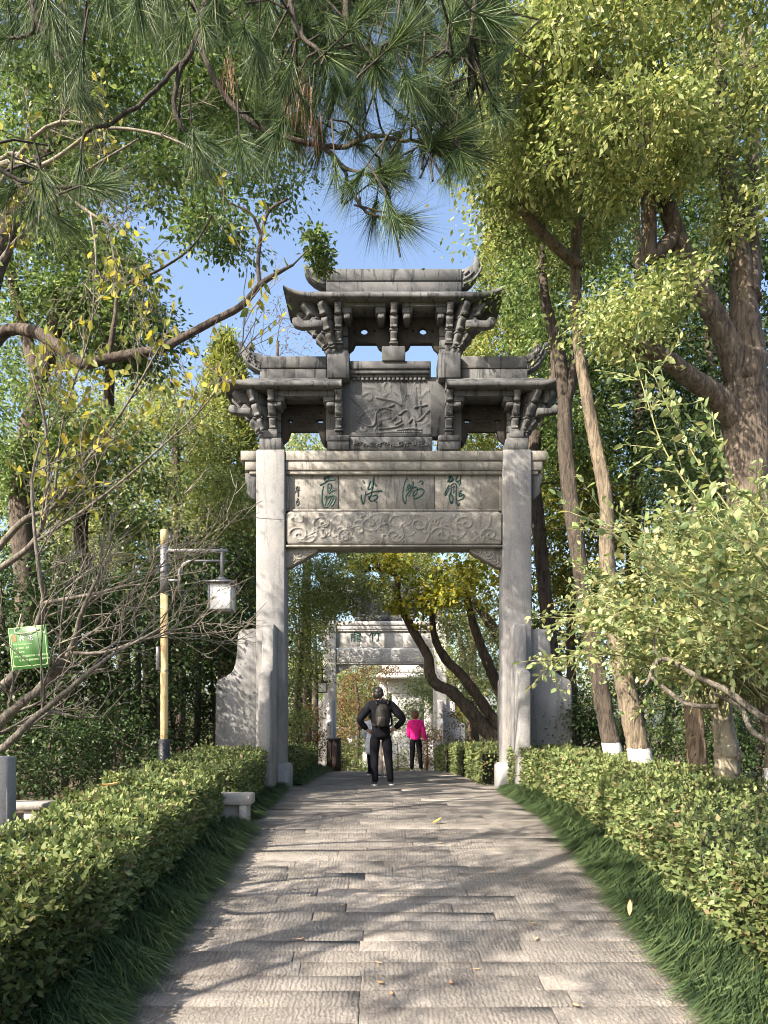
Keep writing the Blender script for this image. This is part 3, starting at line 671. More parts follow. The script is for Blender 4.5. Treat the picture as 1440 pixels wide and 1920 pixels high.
M['hedge'] = leaf_mat('hedge_leaf', [(.045, .075, .030), (.08, .12, .042), (.12, .165, .058), (.18, .22, .08), (.15, .19, .065), (.23, .26, .10), (.11, .15, .05), (.22, .17, .09)], .30, .52, .4)
M['cypress'] = leaf_mat('cypress_spray', [(.07, .10, .02), (.20, .24, .06), (.31, .34, .09), (.10, .09, .03)], .35, .55, .3)
M['yellow'] = leaf_mat('yellow_leaf', [(.16, .20, .03), (.40, .38, .06), (.55, .49, .09), (.50, .44, .09), (.20, .26, .06), (.15, .21, .05), (.24, .28, .07)], .5, .5, .4, (1, .95, .4))
M['mixed'] = leaf_mat('autumn_mixed_leaf', [(.06, .10, .025), (.11, .15, .035), (.28, .22, .04), (.09, .13, .03), (.15, .18, .05)], .4, .5, .4)
M['russet'] = leaf_mat('russet_leaf', [(.13, .065, .035), (.19, .115, .05), (.16, .14, .055), (.10, .11, .04)], .4, .5, .4, (1, .8, .5))
M['pine'] = leaf_mat('pine_needle', [(.018, .042, .018), (.034, .068, .025), (.066, .108, .034), (.12, .155, .048)], .15, .45, .5)
M['pine_dry'] = leaf_mat('dry_needle', [(.28, .17, .10), (.36, .24, .15)], .2, .6, .3)
M['shrub'] = leaf_mat('shrub_leaf', [(.11, .17, .07), (.18, .25, .10), (.25, .31, .13), (.33, .37, .17), (.41, .37, .15)], .40, .40, .5)
M['grass'] = leaf_mat('mondo_grass', [(.033, .062, .032), (.058, .102, .044), (.095, .145, .055), (.15, .195, .075)], .35, .42, .5)
M['farwood'] = leaf_mat('far_foliage', [(.04, .065, .025), (.08, .115, .035), (.13, .15, .05), (.20, .17, .06)], .3, .6, .3)

NUP = np.array([0, 0, 1.])
def scatter_leaves(mb, cen, rad, n_each, L, kind='kite', flat=.65, droop=.35, up=.9, Lr=(.45, 1.4), ratio=.5, rs=R, outc=None):
    n = len(cen) * n_each; c = np.repeat(cen, n_each, 0); r = np.repeat(np.broadcast_to(rad, (len(cen),)), n_each)[:, None]
    off = rs.randn(n, 3) * [.5, .5, .5 * flat]; pos = c + off * r
    ax = unit(off * [1, 1, .5]) * .7 + rs.randn(n, 3) * .45; ax[:, 2] -= droop
    nm = NUP * up + rs.randn(n, 3) * .5
    l = L * rs.uniform(*Lr, n); leaves(mb, pos, ax, nm, l, l * ratio * rs.uniform(.8, 1.2, n), kind)

def connect(trunks, clumps, rs, r0=.03, sag=.12, step=.4, rmin=.006, k=5):
    """grow limbs from the trunk nodes to every clump"""
    nodes_, rr = [], []
    for t in trunks:
        L = np.linalg.norm(np.diff(t[:, :3], axis=0), axis=1).sum(); m_ = max(3, int(L / .3)); s = np.linspace(0, len(t) - 1, m_)
        for j in s[int(m_ * .25):]:
            i = int(min(j, len(t) - 2)); f = j - i; nodes_.append(t[i, :3] * (1 - f) + t[i + 1, :3] * f); rr.append(t[i, 3] * (1 - f) + t[i + 1, 3] * f)
    nodes_ = np.array(nodes_); rr = np.array(rr); mb = MB()
    d0 = np.array([np.linalg.norm(nodes_ - c, axis=1).min() for c in clumps])
    for i in np.argsort(d0):
        c = clumps[i]; dv = c - nodes_; dist = np.linalg.norm(dv, axis=1) + np.clip(-dv[:, 2], 0, None) * .7
        j = dist.argmin(); a = nodes_[j]; L = np.linalg.norm(c - a)
        if L < .05: continue
        ra = min(rr[j] * .75, r0 * (.35 + .35 * L)); ra = max(ra, rmin); m_ = max(3, int(L / step) + 2); s = np.linspace(0, 1, m_)[:, None]
        mid = (a + c) / 2 + rs.randn(3) * L * .10 + NUP * sag * L
        p = (1 - s) ** 2 * a + 2 * s * (1 - s) * mid + s ** 2 * c + rs.randn(m_, 3) * .018 * L * (s * (1 - s) * 4)
        r_ = ra + (rmin - ra) * s[:, 0]; mb.add(*tube(p, r_, k, False)); nodes_ = np.vstack([nodes_, p[1:]]); rr = np.concatenate([rr, r_[1:]])
    return mb, nodes_

def sample_blobs(blobs, rs, space='px'):
    C, Rr = [], []
    for (px, py, d, rx, ry, rd, n_, cr) in blobs:
        c = P(px, py, d) if space == 'px' else np.array([px, py, d]); ex = (rx / F * d, rd, ry / F * d) if space == 'px' else (rx, ry, rd)
        v = rs.randn(n_, 3); v = unit(v) * rs.uniform(.15, 1, (n_, 1)) ** .45; C.append(c + v * ex); Rr.append(np.full(n_, cr) * rs.uniform(.7, 1.3, n_))
    C = np.concatenate(C); Rr = np.concatenate(Rr); ok = C[:, 2] > gz(C[:, 1]) + .25
    return C[ok], Rr[ok]
_roots_ = []
def tree(name, label, cat, trunks, blobs, leaf, L, n_each, bark='bark_grey', group=None, seed=0, kind='kite', space='px', r0=.035, droop=.35, flat=.65, ratio=.5, up=.9, tk=8, sag=.12, step=.4, rmin=.006, foot=None, crown='crown', keep=1.0, rough=.04):
    """trunks: lists of (px, py, depth, radius) or world (x, y, z, radius)"""
    rs = np.random.RandomState(seed + 100); T = []
    for t in trunks:
        a = np.array([[*(P(p[0], p[1], p[2]) if space == 'px' else p[:3]), p[3]] for p in t], float); T.append(spline(a, 14 if tk > 9 else 6))
    b0 = T[0][0]; base = foot if foot is not None else (b0[0], b0[1], float(gz(b0[1])))
    root = thing(name, base, label, cat, group)
    mb = MB()
    for t in T:
        rg = rough * (.45 if tk > 9 else 1); p = t[:, :3] + rs.randn(len(t), 3) * t[:, 3:4] * rg; r_ = t[:, 3] * (1 + rs.randn(len(t)) * rg); v, q, tt = tube(p, r_, tk)
        if tk > 9:                                        # furrowed, uneven girth
            cen = np.repeat(p, tk, 0); ri = np.repeat(r_, tk)[:, None]; ph = np.tile(np.arange(tk) * 6.283 / tk, len(p)); hh = v[:, 2]
            wob = 1 + .05 * np.sin(ph * 3 + hh * 1.6) + .04 * np.sin(ph * 5 - hh * 2.3 + 1) + .022 * rs.randn(len(v)); v = cen + (v - cen) * wob[:, None]
        mb.add(v, q, tt)
    obj('trunk', mb, M[bark], root, True)
    if blobs:
        C, Rr = sample_blobs(blobs, rs, space)
        mb, nd = connect(T, C, rs, r0, sag, step, rmin); obj('branches', mb, M[bark], root, True)
        mb = MB(); scatter_leaves(mb, C, Rr, n_each, L, kind, flat, droop, up, rs=rs, ratio=ratio); obj(crown, mb, M[leaf], root)
    return root

# ---- hedges ---------------------------------------------------------------
def hedge(label, x0f, x1f, y0, y1, h, n_, L, seed, inner=1, ends=(1, 1)):
    """clipped hedge; x0f/x1f give its faces along y"""
    rs = np.random.RandomState(seed); root = thing('hedge', ((x0f(y0) + x1f(y0)) / 2, y0, gz(y0)), label, 'hedge', 'clipped hedges lining the path')
    ys = np.arange(y0 + .06, y1, .25); ys = np.append(ys, y1 - .06); mb = MB(); V = []
    for y in ys:
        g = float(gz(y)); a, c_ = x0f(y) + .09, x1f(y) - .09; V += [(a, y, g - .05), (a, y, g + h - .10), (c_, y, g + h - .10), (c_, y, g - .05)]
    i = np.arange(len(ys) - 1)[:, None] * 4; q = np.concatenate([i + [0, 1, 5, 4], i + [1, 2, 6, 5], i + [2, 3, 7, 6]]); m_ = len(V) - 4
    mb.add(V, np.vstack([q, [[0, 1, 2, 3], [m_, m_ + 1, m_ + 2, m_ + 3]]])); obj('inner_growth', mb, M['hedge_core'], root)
    y = rs.uniform(y0, y1, n_); side = rs.rand(n_); X0, X1 = x0f(y), x1f(y); g = gz(y); wid = X1 - X0
    top = side < .5; near = (side >= .5) & (side < (.88 if ends[0] or ends[1] else .97)); en = ~top & ~near
    x = np.where(top, X0 + wid * rs.rand(n_), np.where(near, X1 if inner > 0 else X0, X0 + wid * rs.rand(n_))); hh = h + .035 * np.sin(y * 5 + x * 3) + .03 * np.sin(y * 11 + x * 7) + .02 * np.sin(y * 23 + x * 17)
    z = np.where(top, hh, hh * rs.rand(n_) ** .8); y = np.where(en, np.where(rs.rand(n_) < .5, y0, y1), y); g = gz(y)
    nm = np.zeros((n_, 3)); nm[top] = (0, 0, 1); nm[near] = (inner, 0, .35); nm[en, 1] = np.where(y[en] < (y0 + y1) / 2, -1, 1)
    dep = np.abs(rs.randn(n_)) * .04; pos = np.stack([x, y, g + z], 1) - unit(nm) * dep[:, None] + rs.randn(n_, 3) * .015
    sh = (rs.rand(n_) < .03) & top; pos[sh, 2] += rs.uniform(.02, .08, sh.sum()); hol = (np.sin(y * 8.3 + z * 21) * np.sin(y * 5.1 - z * 13 + 2) > .62) & near; pos[hol] -= unit(nm)[hol] * .07
    ax = rs.randn(n_, 3) * .8 + nm * .55; l = L * rs.uniform(.4, 1.35, n_); nr = y < 5.2
    mb = MB(); nn_ = nm * .8 + rs.randn(n_, 3) * .6 + NUP * .35
    for s_, kd in ((nr, 'fold'), (~nr, 'kite')):
        if s_.any(): leaves(mb, pos[s_], ax[s_], nn_[s_], l[s_], l[s_] * .55, kd); obj('leaves', mb, M['hedge'], root)
    mb = MB()                                             # woody stems that show low down
    for k in range(int((y1 - y0) * 16)):
        yy = rs.uniform(y0, y1); xx = (x1f(yy) if inner > 0 else x0f(yy)) - inner * rs.uniform(.0, .10); gg = float(gz(yy))
        mb.add(*tube([(xx - inner * .1, yy, gg), (xx, yy + rs.uniform(-.08, .08), gg + h * .5), (xx + inner * rs.uniform(-.02, .03), yy + rs.uniform(-.15, .15), gg + h * rs.uniform(.7, 1.02))], [.006, .004, .002], 4, False))
    obj('stems', mb, M['twig'], root); return root
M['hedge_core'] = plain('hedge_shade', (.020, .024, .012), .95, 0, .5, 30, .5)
f_ = lambda *p: (lambda y: np.interp(y, p[0::2], p[1::2]))
hedge('long clipped hedge on the left of the path running up to the stone bench', f_(0, -3.15), f_(0, -1.98), 1.3, 9.0, .70, 50000, .062, 1)
hedge('short clipped hedge between the stone bench and the left pillar', f_(0, -3.1), f_(0, -1.90), 9.5, 12.45, .70, 16000, .054, 2)
hedge('wide clipped hedge running along the whole right side of the path', f_(0, 2.48, 9.5, 2.45, 12.6, 2.12), f_(6, 4.5, 7, 4.4, 9.3, 3.95, 10.3, 3.6, 12.6, 3.2), 1.8, 12.6, .70, 60000, .060, 3, -1)
hedge('shaded low hedge behind the left pillar of the large archway', f_(0, -3.2), f_(0, -1.72), 13.6, 19.0, .62, 9000, .065, 4)
hedge('hedge behind the right pillar of the large archway', f_(0, 1.72), f_(0, 3.2), 13.5, 15.6, .66, 6500, .065, 5, -1)
hedge('smaller sunlit hedge farther along the right side of the path', f_(0, 1.62), f_(0, 3.2), 15.9, 18.2, .66, 5500, .065, 6, -1)
hedge('last low hedge on the right before the farther archway', f_(0, 1.5), f_(0, 3.2), 18.6, 22.0, .66, 5000, .07, 7, -1)

# ---- ornamental grass edging the path ------------------------------------
def grass(x_root, x_tip, y0, y1, n_, seed, Lm=.34):
    rs = np.random.RandomState(seed); y = y0 + (y1 - y0) * rs.rand(n_) ** .9; t = rs.rand(n_); a, c_ = x_root(y), x_tip(y); sg = np.sign(c_ - a)
    x = a + (c_ - a) * .62 * t; tuft = .5 + .5 * np.sin(y * 9 + 2 * np.sin(y * 2.3) + x * 6)
    L = Lm * rs.uniform(.55, 1.15, n_) * (.75 + .4 * tuft); base = np.stack([x, y, gz(y) - .03], 1)
    dirx = sg * rs.uniform(.35, 1.0, n_); diry = rs.randn(n_) * .35 - .12; w = rs.uniform(.0022, .0042, n_) * np.interp(y, [2, 13], [1, 1.9])
    rise = rs.uniform(.5, .95, n_) * (1.15 - .35 * t); pts = []
    for s, up, out in ((0, 0, 0), (.5, .50, .28), (1., .28, .85)):
        pts.append(base + np.stack([dirx * L * out, diry * L * out * 1.2, L * up * rise * 1.35], 1))
    pts = np.stack(pts, 1); pts[..., 2] = np.maximum(pts[..., 2], gz(pts[..., 1]) + .006)
    sv = unit(np.stack([-diry, dirx, rs.randn(n_) * .3], 1))[:, None] * w[:, None, None] * np.array([1, .95, .12])[None, :, None]
    v = np.concatenate([pts - sv, pts + sv], 1); b = (np.arange(n_) * 6)[:, None]
    mb = MB(); mb.add(v.reshape(-1, 3), np.concatenate([b + [i, i + 3, i + 4, i + 1] for i in range(2)])); return mb
tag(obj('grass', grass(f_(0, -2.12), f_(0, -1.36), 1.6, 8.9, 34000, 21), M['grass']), 'dark drooping mondo grass along the left edge of the path', 'grass', None, 'stuff')
tag(obj('grass', grass(f_(0, -2.05), f_(0, -1.52), 9.6, 12.6, 9000, 22, .28), M['grass']), 'dark drooping grass between the stone bench and the left pillar', 'grass', None, 'stuff')
tag(obj('grass', grass(f_(0, 2.66, 9.5, 2.62, 12.6, 2.3), f_(0, 1.42, 6, 1.62, 9.5, 1.88, 12.6, 1.86), 1.8, 12.5, 44000, 23, .32), M['grass']), 'sunlit drooping grass along the right edge of the path', 'grass', None, 'stuff')
tag(obj('grass', grass(f_(0, -1.95), f_(0, -1.35, 20, -1.15), 13.3, 19.5, 8000, 24, .30), M['grass']), 'shaded grass behind the left pillar of the large archway', 'grass', None, 'stuff')
# ---- trees on the right ------------------------------------------------------
BK = 'bark_grey'
gb = lambda x, y, r=0: (x, y, float(gz(y)) - .1, r)
M['bark_paint_a'] = bark_mat('bark_limewashed_dark', (.028, .023, .019), (.085, .068, .053), .92)
M['bark_paint_b'] = bark_mat('bark_limewashed_tan', (.075, .060, .045), (.21, .172, .125), .92)
M['bark_paint_c'] = bark_mat('bark_limewashed_grey', (.13, .115, .085), (.28, .25, .19), .42, .5, .3)
tree('broadleaf_tree', 'dark leaning trunk with limewashed foot, nearer the archway of the white-footed pair', 'tree',
     [[(1164, 1520, 11, .155), (1150, 1420, 11, .14), (1132, 1320, 11, .125), (1105, 1170, 11, .12), (1078, 1000, 11, .115), (1062, 860, 11, .11), (1058, 740, 11, .10), (1046, 655, 11, .09), (1022, 560, 11, .07), (1015, 460, 11, .05)],
      [(1060, 760, 11, .09), (1076, 690, 11, .075), (1080, 620, 11.2, .06), (1085, 520, 11.3, .05)]],
     [(1010, 480, 12, 80, 110, 1.3, 30, .45), (1070, 400, 12, 90, 120, 1.4, 34, .45)], 'camphor', .085, 170, 'bark_paint_a', seed=1, tk=16)
tree('broadleaf_tree', 'tan trunk with bright white foot, farther from the archway of the white-footed pair', 'tree',
     [[(1222, 1560, 10, .20), (1203, 1440, 10, .165), (1188, 1360, 10, .14), (1163, 1230, 10, .125), (1142, 1120, 10, .12), (1137, 1020, 10, .10), (1136, 940, 10, .092), (1118, 840, 10, .085), (1100, 740, 10, .078), (1084, 640, 10, .07), (1078, 520, 10, .06), (1082, 420, 10, .07), (1090, 300, 10, .05)],
      [(1086, 500, 10, .07), (1040, 460, 9.7, .065), (1000, 418, 9.4, .06), (975, 388, 9.2, .05)]],
     [(1090, 330, 10, 120, 130, 1.4, 44, .42), (960, 340, 9.5, 90, 90, 1.2, 30, .4)], 'bright', .078, 190, 'bark_paint_b', seed=2, tk=16)
# the big trunk with its limbs
tree('camphor_tree', 'big rough-barked tree with several thick limbs at the right side, crown of bright leaves', 'tree',
     [[(1530, 1600, 9, .30), (1475, 1350, 9, .27), (1420, 1100, 9, .25), (1400, 900, 9, .245), (1396, 760, 9, .25), (1400, 660, 9, .215), (1396, 580, 9, .16), (1388, 480, 9, .12), (1372, 400, 9, .105), (1360, 280, 9, .09), (1350, 160, 9, .08), (1345, 20, 9, .08)],
      [(1392, 720, 9, .20), (1362, 640, 8.9, .135), (1330, 575, 8.8, .12), (1295, 510, 8.7, .11), (1268, 440, 8.6, .105), (1245, 360, 8.5, .095), (1225, 270, 8.4, .085), (1180, 195, 8.3, .07), (1125, 140, 8.2, .06), (1090, 90, 8.2, .06)],
      [(1388, 800, 9, .17), (1345, 745, 8.8, .13), (1295, 710, 8.6, .11), (1245, 670, 8.4, .09), (1180, 640, 8.3, .07)],
      [(1400, 560, 9, .16), (1408, 480, 9.1, .115), (1405, 400, 9.2, .10), (1412, 300, 9.3, .09), (1408, 180, 9.3, .08), (1400, 60, 9.3, .08)],
      [(1268, 440, 8.6, .09), (1222, 480, 8.5, .085), (1218, 420, 8.5, .085), (1212, 320, 8.4, .08), (1180, 240, 8.4, .07)]],
     [(1330, 120, 8.6, 150, 150, 1.6, 84, .27), (1120, 90, 8.4, 170, 110, 1.6, 84, .27), (1000, 200, 8.4, 110, 160, 1.5, 74, .26), (1180, 290, 8, 140, 70, 1.1, 44, .24), (1420, 300, 8.4, 70, 150, 1.0, 34, .27),
      (1170, 600, 8.3, 90, 80, .7, 26, .27), (1250, 560, 8.2, 60, 70, .6, 9, .25), (900, 100, 8.4, 80, 120, 1.2, 34, .26)], 'bright', .072, 135, 'bark_grey', seed=3, r0=.022, tk=20, droop=.5)
tree('broadleaf_tree', 'grey trunk with a large knot and white foot standing behind the right hedge', 'tree',
     [[(1362, 1540, 8.6, .15), (1361, 1480, 8.6, .125), (1363, 1425, 8.6, .145), (1358, 1370, 8.6, .12), (1350, 1290, 8.6, .11), (1346, 1180, 8.6, .10), (1340, 1080, 8.6, .08)],
      [(1376, 1425, 8.55, .05), (1384, 1418, 8.5, .055), (1388, 1412, 8.5, .03)]], [(1330, 1020, 8.8, 80, 70, .8, 14, .35)], 'camphor', .08, 130, 'bark_paint_c', seed=4, rough=.05, tk=16)
tree('broadleaf_tree', 'pale flaking trunk glimpsed between the white-footed pair and the knotted trunk', 'tree',
     [[(1312, 1500, 11.5, .15), (1308, 1430, 11.5, .15), (1302, 1340, 11.5, .14), (1296, 1230, 11.5, .13), (1300, 1100, 11.5, .12), (1310, 940, 11.5, .10)]], [(1310, 860, 12, 110, 90, 1.4, 30, .45)], 'camphor', .09, 150, 'bark_brown', seed=5, tk=14)
tree('broadleaf_tree', 'thin white-footed trunk at the extreme right edge of the view', 'tree', [[(1446, 1560, 8, .07), (1446, 1300, 8, .065), (1450, 1000, 8, .05)]], None, 'camphor', .1, 10, 'bark_paint_b', seed=6)
tree('broadleaf_tree', 'nearly black slanting trunk directly behind the right pillar of the large archway', 'tree',
     [[(1062, 1400, 15, .17), (1038, 1250, 15, .15), (1022, 1120, 15, .14), (1008, 960, 15, .13), (1000, 880, 15, .125), (1010, 780, 15, .12), (1040, 700, 15, .10), (1035, 600, 15, .09), (1020, 520, 15, .08)]],
     [(1040, 560, 15.5, 90, 160, 1.5, 44, .5), (1090, 800, 15.5, 80, 130, 1.5, 34, .5)], 'camphor', .10, 190, 'bark_dark', seed=7, tk=12)
# conifer beyond the right roof
def conifer(label, px, pytop, pybase, d, wpx, n_, seed, mat='cypress', L=.13, r=.17):
    rs = np.random.RandomState(seed); a, c_ = P(px, pytop, d), P(px, pybase, d); g = float(gz(d)); h = a[2] - g; root = thing('cypress_tree', (a[0], d, g), label, 'tree', 'cypresses behind the archway')
    mb = MB(); mb.add(*tube([(a[0], d, g - .1), (a[0] + .05, d, g + h * .5), (a[0], d, g + h)], [.2, .12, .02], 7)); obj('trunk', mb, M['bark_brown'], root, True)
    zf = rs.rand(n_) ** .8; z0 = c_[2]; z = z0 + (a[2] - z0) * zf; w = wpx / F * d * (1 - zf) ** .55 * (.75 + .35 * rs.rand(n_)); th = rs.rand(n_) * 6.283; rr = w * rs.uniform(.35, 1, n_) ** .5
    C = np.stack([a[0] + rr * np.cos(th), d + rr * np.sin(th), z], 1); mb = MB()
    for i in range(0, n_, 3):
        mb.add(*tube([(a[0], d, C[i, 2] - rr[i] * .35), C[i]], [.018, .005], 3, False))
    obj('branches', mb, M['bark_brown'], root); mb = MB(); m_ = 46; c2 = np.repeat(C, m_, 0); off = rs.randn(len(c2), 3) * r * [.6, .6, 1.0]
    out = unit(np.stack([np.cos(np.repeat(th, m_)), np.sin(np.repeat(th, m_)), np.full(len(c2), .2)], 1)); ax = out * .5 + rs.randn(len(c2), 3) * .5 + [0, 0, .25 if mat == 'cypress' else -.6]
    l = L * rs.uniform(.6, 1.3, len(c2)); leaves(mb, c2 + off, ax, rs.randn(len(c2), 3) + out, l, l * .36); obj('crown', mb, M[mat], root); return root
conifer('sunlit yellow-green cypress whose top shows above the right wing roof', 955, 310, 1000, 18, 125, 620, 31)
conifer('yellow-green cypress rising left of the left wing roof', 425, 640, 1250, 18.5, 120, 620, 32)
conifer('slim cypress in the shade farther behind the left wing', 500, 860, 1300, 24, 70, 260, 33)
# background broadleaves
BG = [('dense dark tree filling the gap behind the big right trunk', [(1330, 1450, 14.5, .2), (1320, 1100, 14.5, .16), (1330, 800, 14.5, .12), (1330, 500, 14.5, .08)], [(1330, 860, 14.5, 170, 150, 1.6, 60, .55), (1370, 560, 15, 130, 180, 1.8, 56, .55), (1200, 700, 15, 110, 160, 1.6, 40, .5)], 'dark', .11),
      ('tall leafy tree behind the right crown near the top edge', [(1180, 1450, 17, .2), (1190, 1000, 17, .16), (1200, 600, 17, .12), (1180, 200, 17, .07)], [(1180, 180, 16, 200, 170, 2.0, 60, .6), (1370, 230, 17, 120, 190, 2.0, 44, .6), (1230, 420, 17, 140, 120, 1.6, 44, .5)], 'camphor', .12),
      ('yellowing tree low behind the right pillar', [(1080, 1440, 16, .12), (1070, 1200, 16, .10), (1080, 1000, 16, .07)], [(1080, 1010, 16, 90, 130, 1.6, 46, .45), (1150, 1180, 15, 110, 110, 1.4, 40, .42), (1020, 1130, 17, 50, 160, 1.2, 24, .42)], 'mixed', .10),
      ('mixed yellow and green tree beyond the shrubs on the right', [(1250, 1440, 16, .12), (1260, 1200, 16, .10), (1240, 1000, 16, .07)], [(1240, 1000, 16, 120, 100, 1.4, 36, .42), (1320, 1180, 15, 140, 120, 1.4, 44, .42), (1110, 920, 17, 60, 80, 1.2, 18, .4)], 'yellow', .10)]
BG += [('broad dark green tree closing the gap low behind the right trunks', [(1180, 1450, 21, .2), (1180, 1100, 21, .15), (1190, 850, 21, .1)], [(1180, 860, 20, 150, 140, 2, 50, .65), (1130, 640, 20, 100, 130, 2, 36, .65), (1050, 900, 21, 80, 130, 2, 30, .6)], 'camphor', .14),
      ('tall dark tree beyond the right edge of the thicket', [(1400, 1450, 20, .2), (1400, 1100, 20, .15), (1400, 800, 20, .1)], [(1390, 950, 19, 110, 170, 2, 46, .65), (1300, 640, 20, 140, 160, 2, 50, .65), (1320, 1150, 19, 150, 130, 2, 40, .6)], 'mixed', .14)]
for i, (lb, tr_, bl, lm, L) in enumerate(BG): tree('background_tree', lb, 'tree', [tr_], bl, lm, L, 150 if lm != 'yellow' else 80, 'bark_dark', 'trees beyond the right hedge', seed=40 + i)
for i, (px, d, hw, top_, lm, lb) in enumerate([(1085, 13.4, 80, 1290, 'dark', 'dark bush beside the right buttress of the archway'), (1200, 13.8, 110, 1240, 'dark', 'dark evergreen bush behind the white-footed pair'),
        (1300, 12.8, 110, 1270, 'camphor', 'rounded green bush behind the pale flaking trunk'), (1420, 11.5, 110, 1220, 'dark', 'dark evergreen bush behind the knotted trunk')]):
    b_ = P(px, 1500, d); g = float(gz(d)); z1 = P(px, top_, d)[2]; hz = (z1 - g) / 2
    tree('evergreen_bush', lb, 'bush', [[(b_[0], d, g - .1, .05), (b_[0] + .05, d, g + hz, .04), (b_[0], d, z1 - .3, .02)]], [(b_[0], d, g + hz, hw / F * d, .9, hz * 1.05, 54, .30)], lm, .065, 150, 'bark_dark', 'bushes behind the right hedge', seed=60 + i, space='w')

# ---- arching shrub in front of the right hedge trees ------------------------------
def arching_shrub(label, base, stems, leaf, L, sp, seed, side=True, tw='twig_green', r=.010, cnt=3, kind='round', name='arching_shrub'):
    rs = np.random.RandomState(seed); root = thing(name, base, label, 'shrub'); mb, lv = MB(), MB(); PP, AX, NM = [], [], []
    for st in stems:
        p = spline(np.array([P(*q) for q in st]), 8); n_ = len(p); mb.add(*tube(p, np.linspace(r, r * .3, n_), 5)); L_ = np.linalg.norm(np.diff(p, axis=0), axis=1).sum()
        for _ in range(int(L_ / sp)):
            j = rs.uniform(.15 * n_, n_ - 1.01); i = int(j); o = p[i] + (p[i + 1] - p[i]) * (j - i); dr = unit(p[i + 1] - p[i]) + rs.randn(3) * .7
            if side and rs.rand() < .55:                        # side twig carrying several leaves
                l = rs.uniform(.12, .40); e = o + unit(dr) * l + [0, 0, -.03]; mb.add(*tube([o, (o + e) / 2 + rs.randn(3) * .012, e], [.004, .003, .0015], 3, False))
                for s in np.linspace(.25, 1, max(2, int(l / .055))): PP.append(o + (e - o) * s); AX.append(unit(dr) + rs.randn(3) * .8); NM.append(NUP + rs.randn(3) * .6)
            else:
                for _ in range(cnt): PP.append(o + rs.randn(3) * .01); AX.append(unit(dr) * .5 + rs.randn(3)); NM.append(NUP + rs.randn(3) * .6)
    obj('stems', mb, M[tw], root, True); l = L * rs.uniform(.6, 1.2, len(PP)); leaves(lv, np.array(PP), np.array(AX), np.array(NM), l, l * .62, kind); obj('leaves', lv, M[leaf], root)
    return root
def fan(px, py, d, n_, ang0, ang1, len0, len1, seed, dd=.8, bend=60):
    rs = np.random.RandomState(seed); out = []
    for k in range(n_):
        a = math.radians(rs.uniform(ang0, ang1)); l = rs.uniform(len0, len1); dz = rs.uniform(-dd, dd); x, y = px + rs.uniform(-40, 40), py + rs.uniform(-20, 20)
        out.append([(x, y, d), (x + l * .4 * math.cos(a), y - l * .4 * math.sin(a) - bend * .4, d + dz * .4), (x + l * .75 * math.cos(a), y - l * .75 * math.sin(a) - bend * .3, d + dz * .8), (x + l * math.cos(a), y - l * math.sin(a) + rs.uniform(-10, 60), d + dz)])
    return out
g6 = float(gz(6.2))
arching_shrub('light green round-leaved shrub with long arching stems leaning in from the right', (3.9, 6.2, g6),
    [[(1500, 1120, 5.2), (1420, 1040, 5.3), (1330, 960, 5.4), (1250, 850, 5.5), (1210, 740, 5.6), (1190, 670, 5.7)], [(1500, 1110, 5.6), (1410, 1010, 5.6), (1330, 900, 5.7), (1260, 780, 5.8), (1225, 700, 5.8)],
     [(1480, 1200, 5.2), (1380, 1150, 5.2), (1260, 1080, 5.3), (1150, 1000, 5.4), (1080, 950, 5.5)], [(1480, 1000, 5.6), (1390, 920, 5.6), (1350, 860, 5.6), (1335, 770, 5.6)],
     [(1490, 1330, 5.6), (1400, 1240, 5.6), (1300, 1130, 5.6), (1200, 1030, 5.6), (1130, 960, 5.6)]] + fan(1580, 1290, 5.9, 32, 100, 168, 240, 500, 51), 'shrub', .072, .062, 71)
arching_shrub('dense pale green shrub just behind the arching stems above the right hedge', (4.6, 7.6, float(gz(7.6))),
    fan(1420, 1310, 7.4, 60, 70, 172, 160, 430, 52, 1.0) + fan(1330, 1330, 7.8, 30, 60, 140, 180, 400, 53, .8), 'shrub', .066, .056, 72)
arching_shrub('sparser pale shrub reaching towards the right pillar', (3.5, 8.8, float(gz(8.8))),
    fan(1320, 1290, 8.8, 20, 80, 155, 160, 320, 54, .8), 'shrub', .060, .060, 73)
tree('pruned_shrub', 'shrub of crooked bare grey stems in front of the knotted trunk', 'shrub',
     [[(1500, 1370, 6.4, .035), (1430, 1345, 6.5, .032), (1370, 1300, 6.6, .03), (1310, 1270, 6.7, .026), (1240, 1235, 6.8, .024), (1212, 1285, 6.8, .018)], [(1345, 1325, 6.6, .026), (1290, 1320, 6.7, .024), (1245, 1290, 6.8, .022), (1220, 1270, 6.8, .018)],
      [(1240, 1235, 6.8, .02), (1225, 1210, 6.8, .016), (1238, 1170, 6.8, .008)], [(1460, 1400, 6.3, .03), (1410, 1370, 6.4, .026), (1390, 1330, 6.5, .02), (1340, 1300, 6.5, .016)]], None, 'shrub', .06, 4, 'bark_plum', seed=8, foot=(3.6, 6.4, float(gz(6.4))), tk=6)

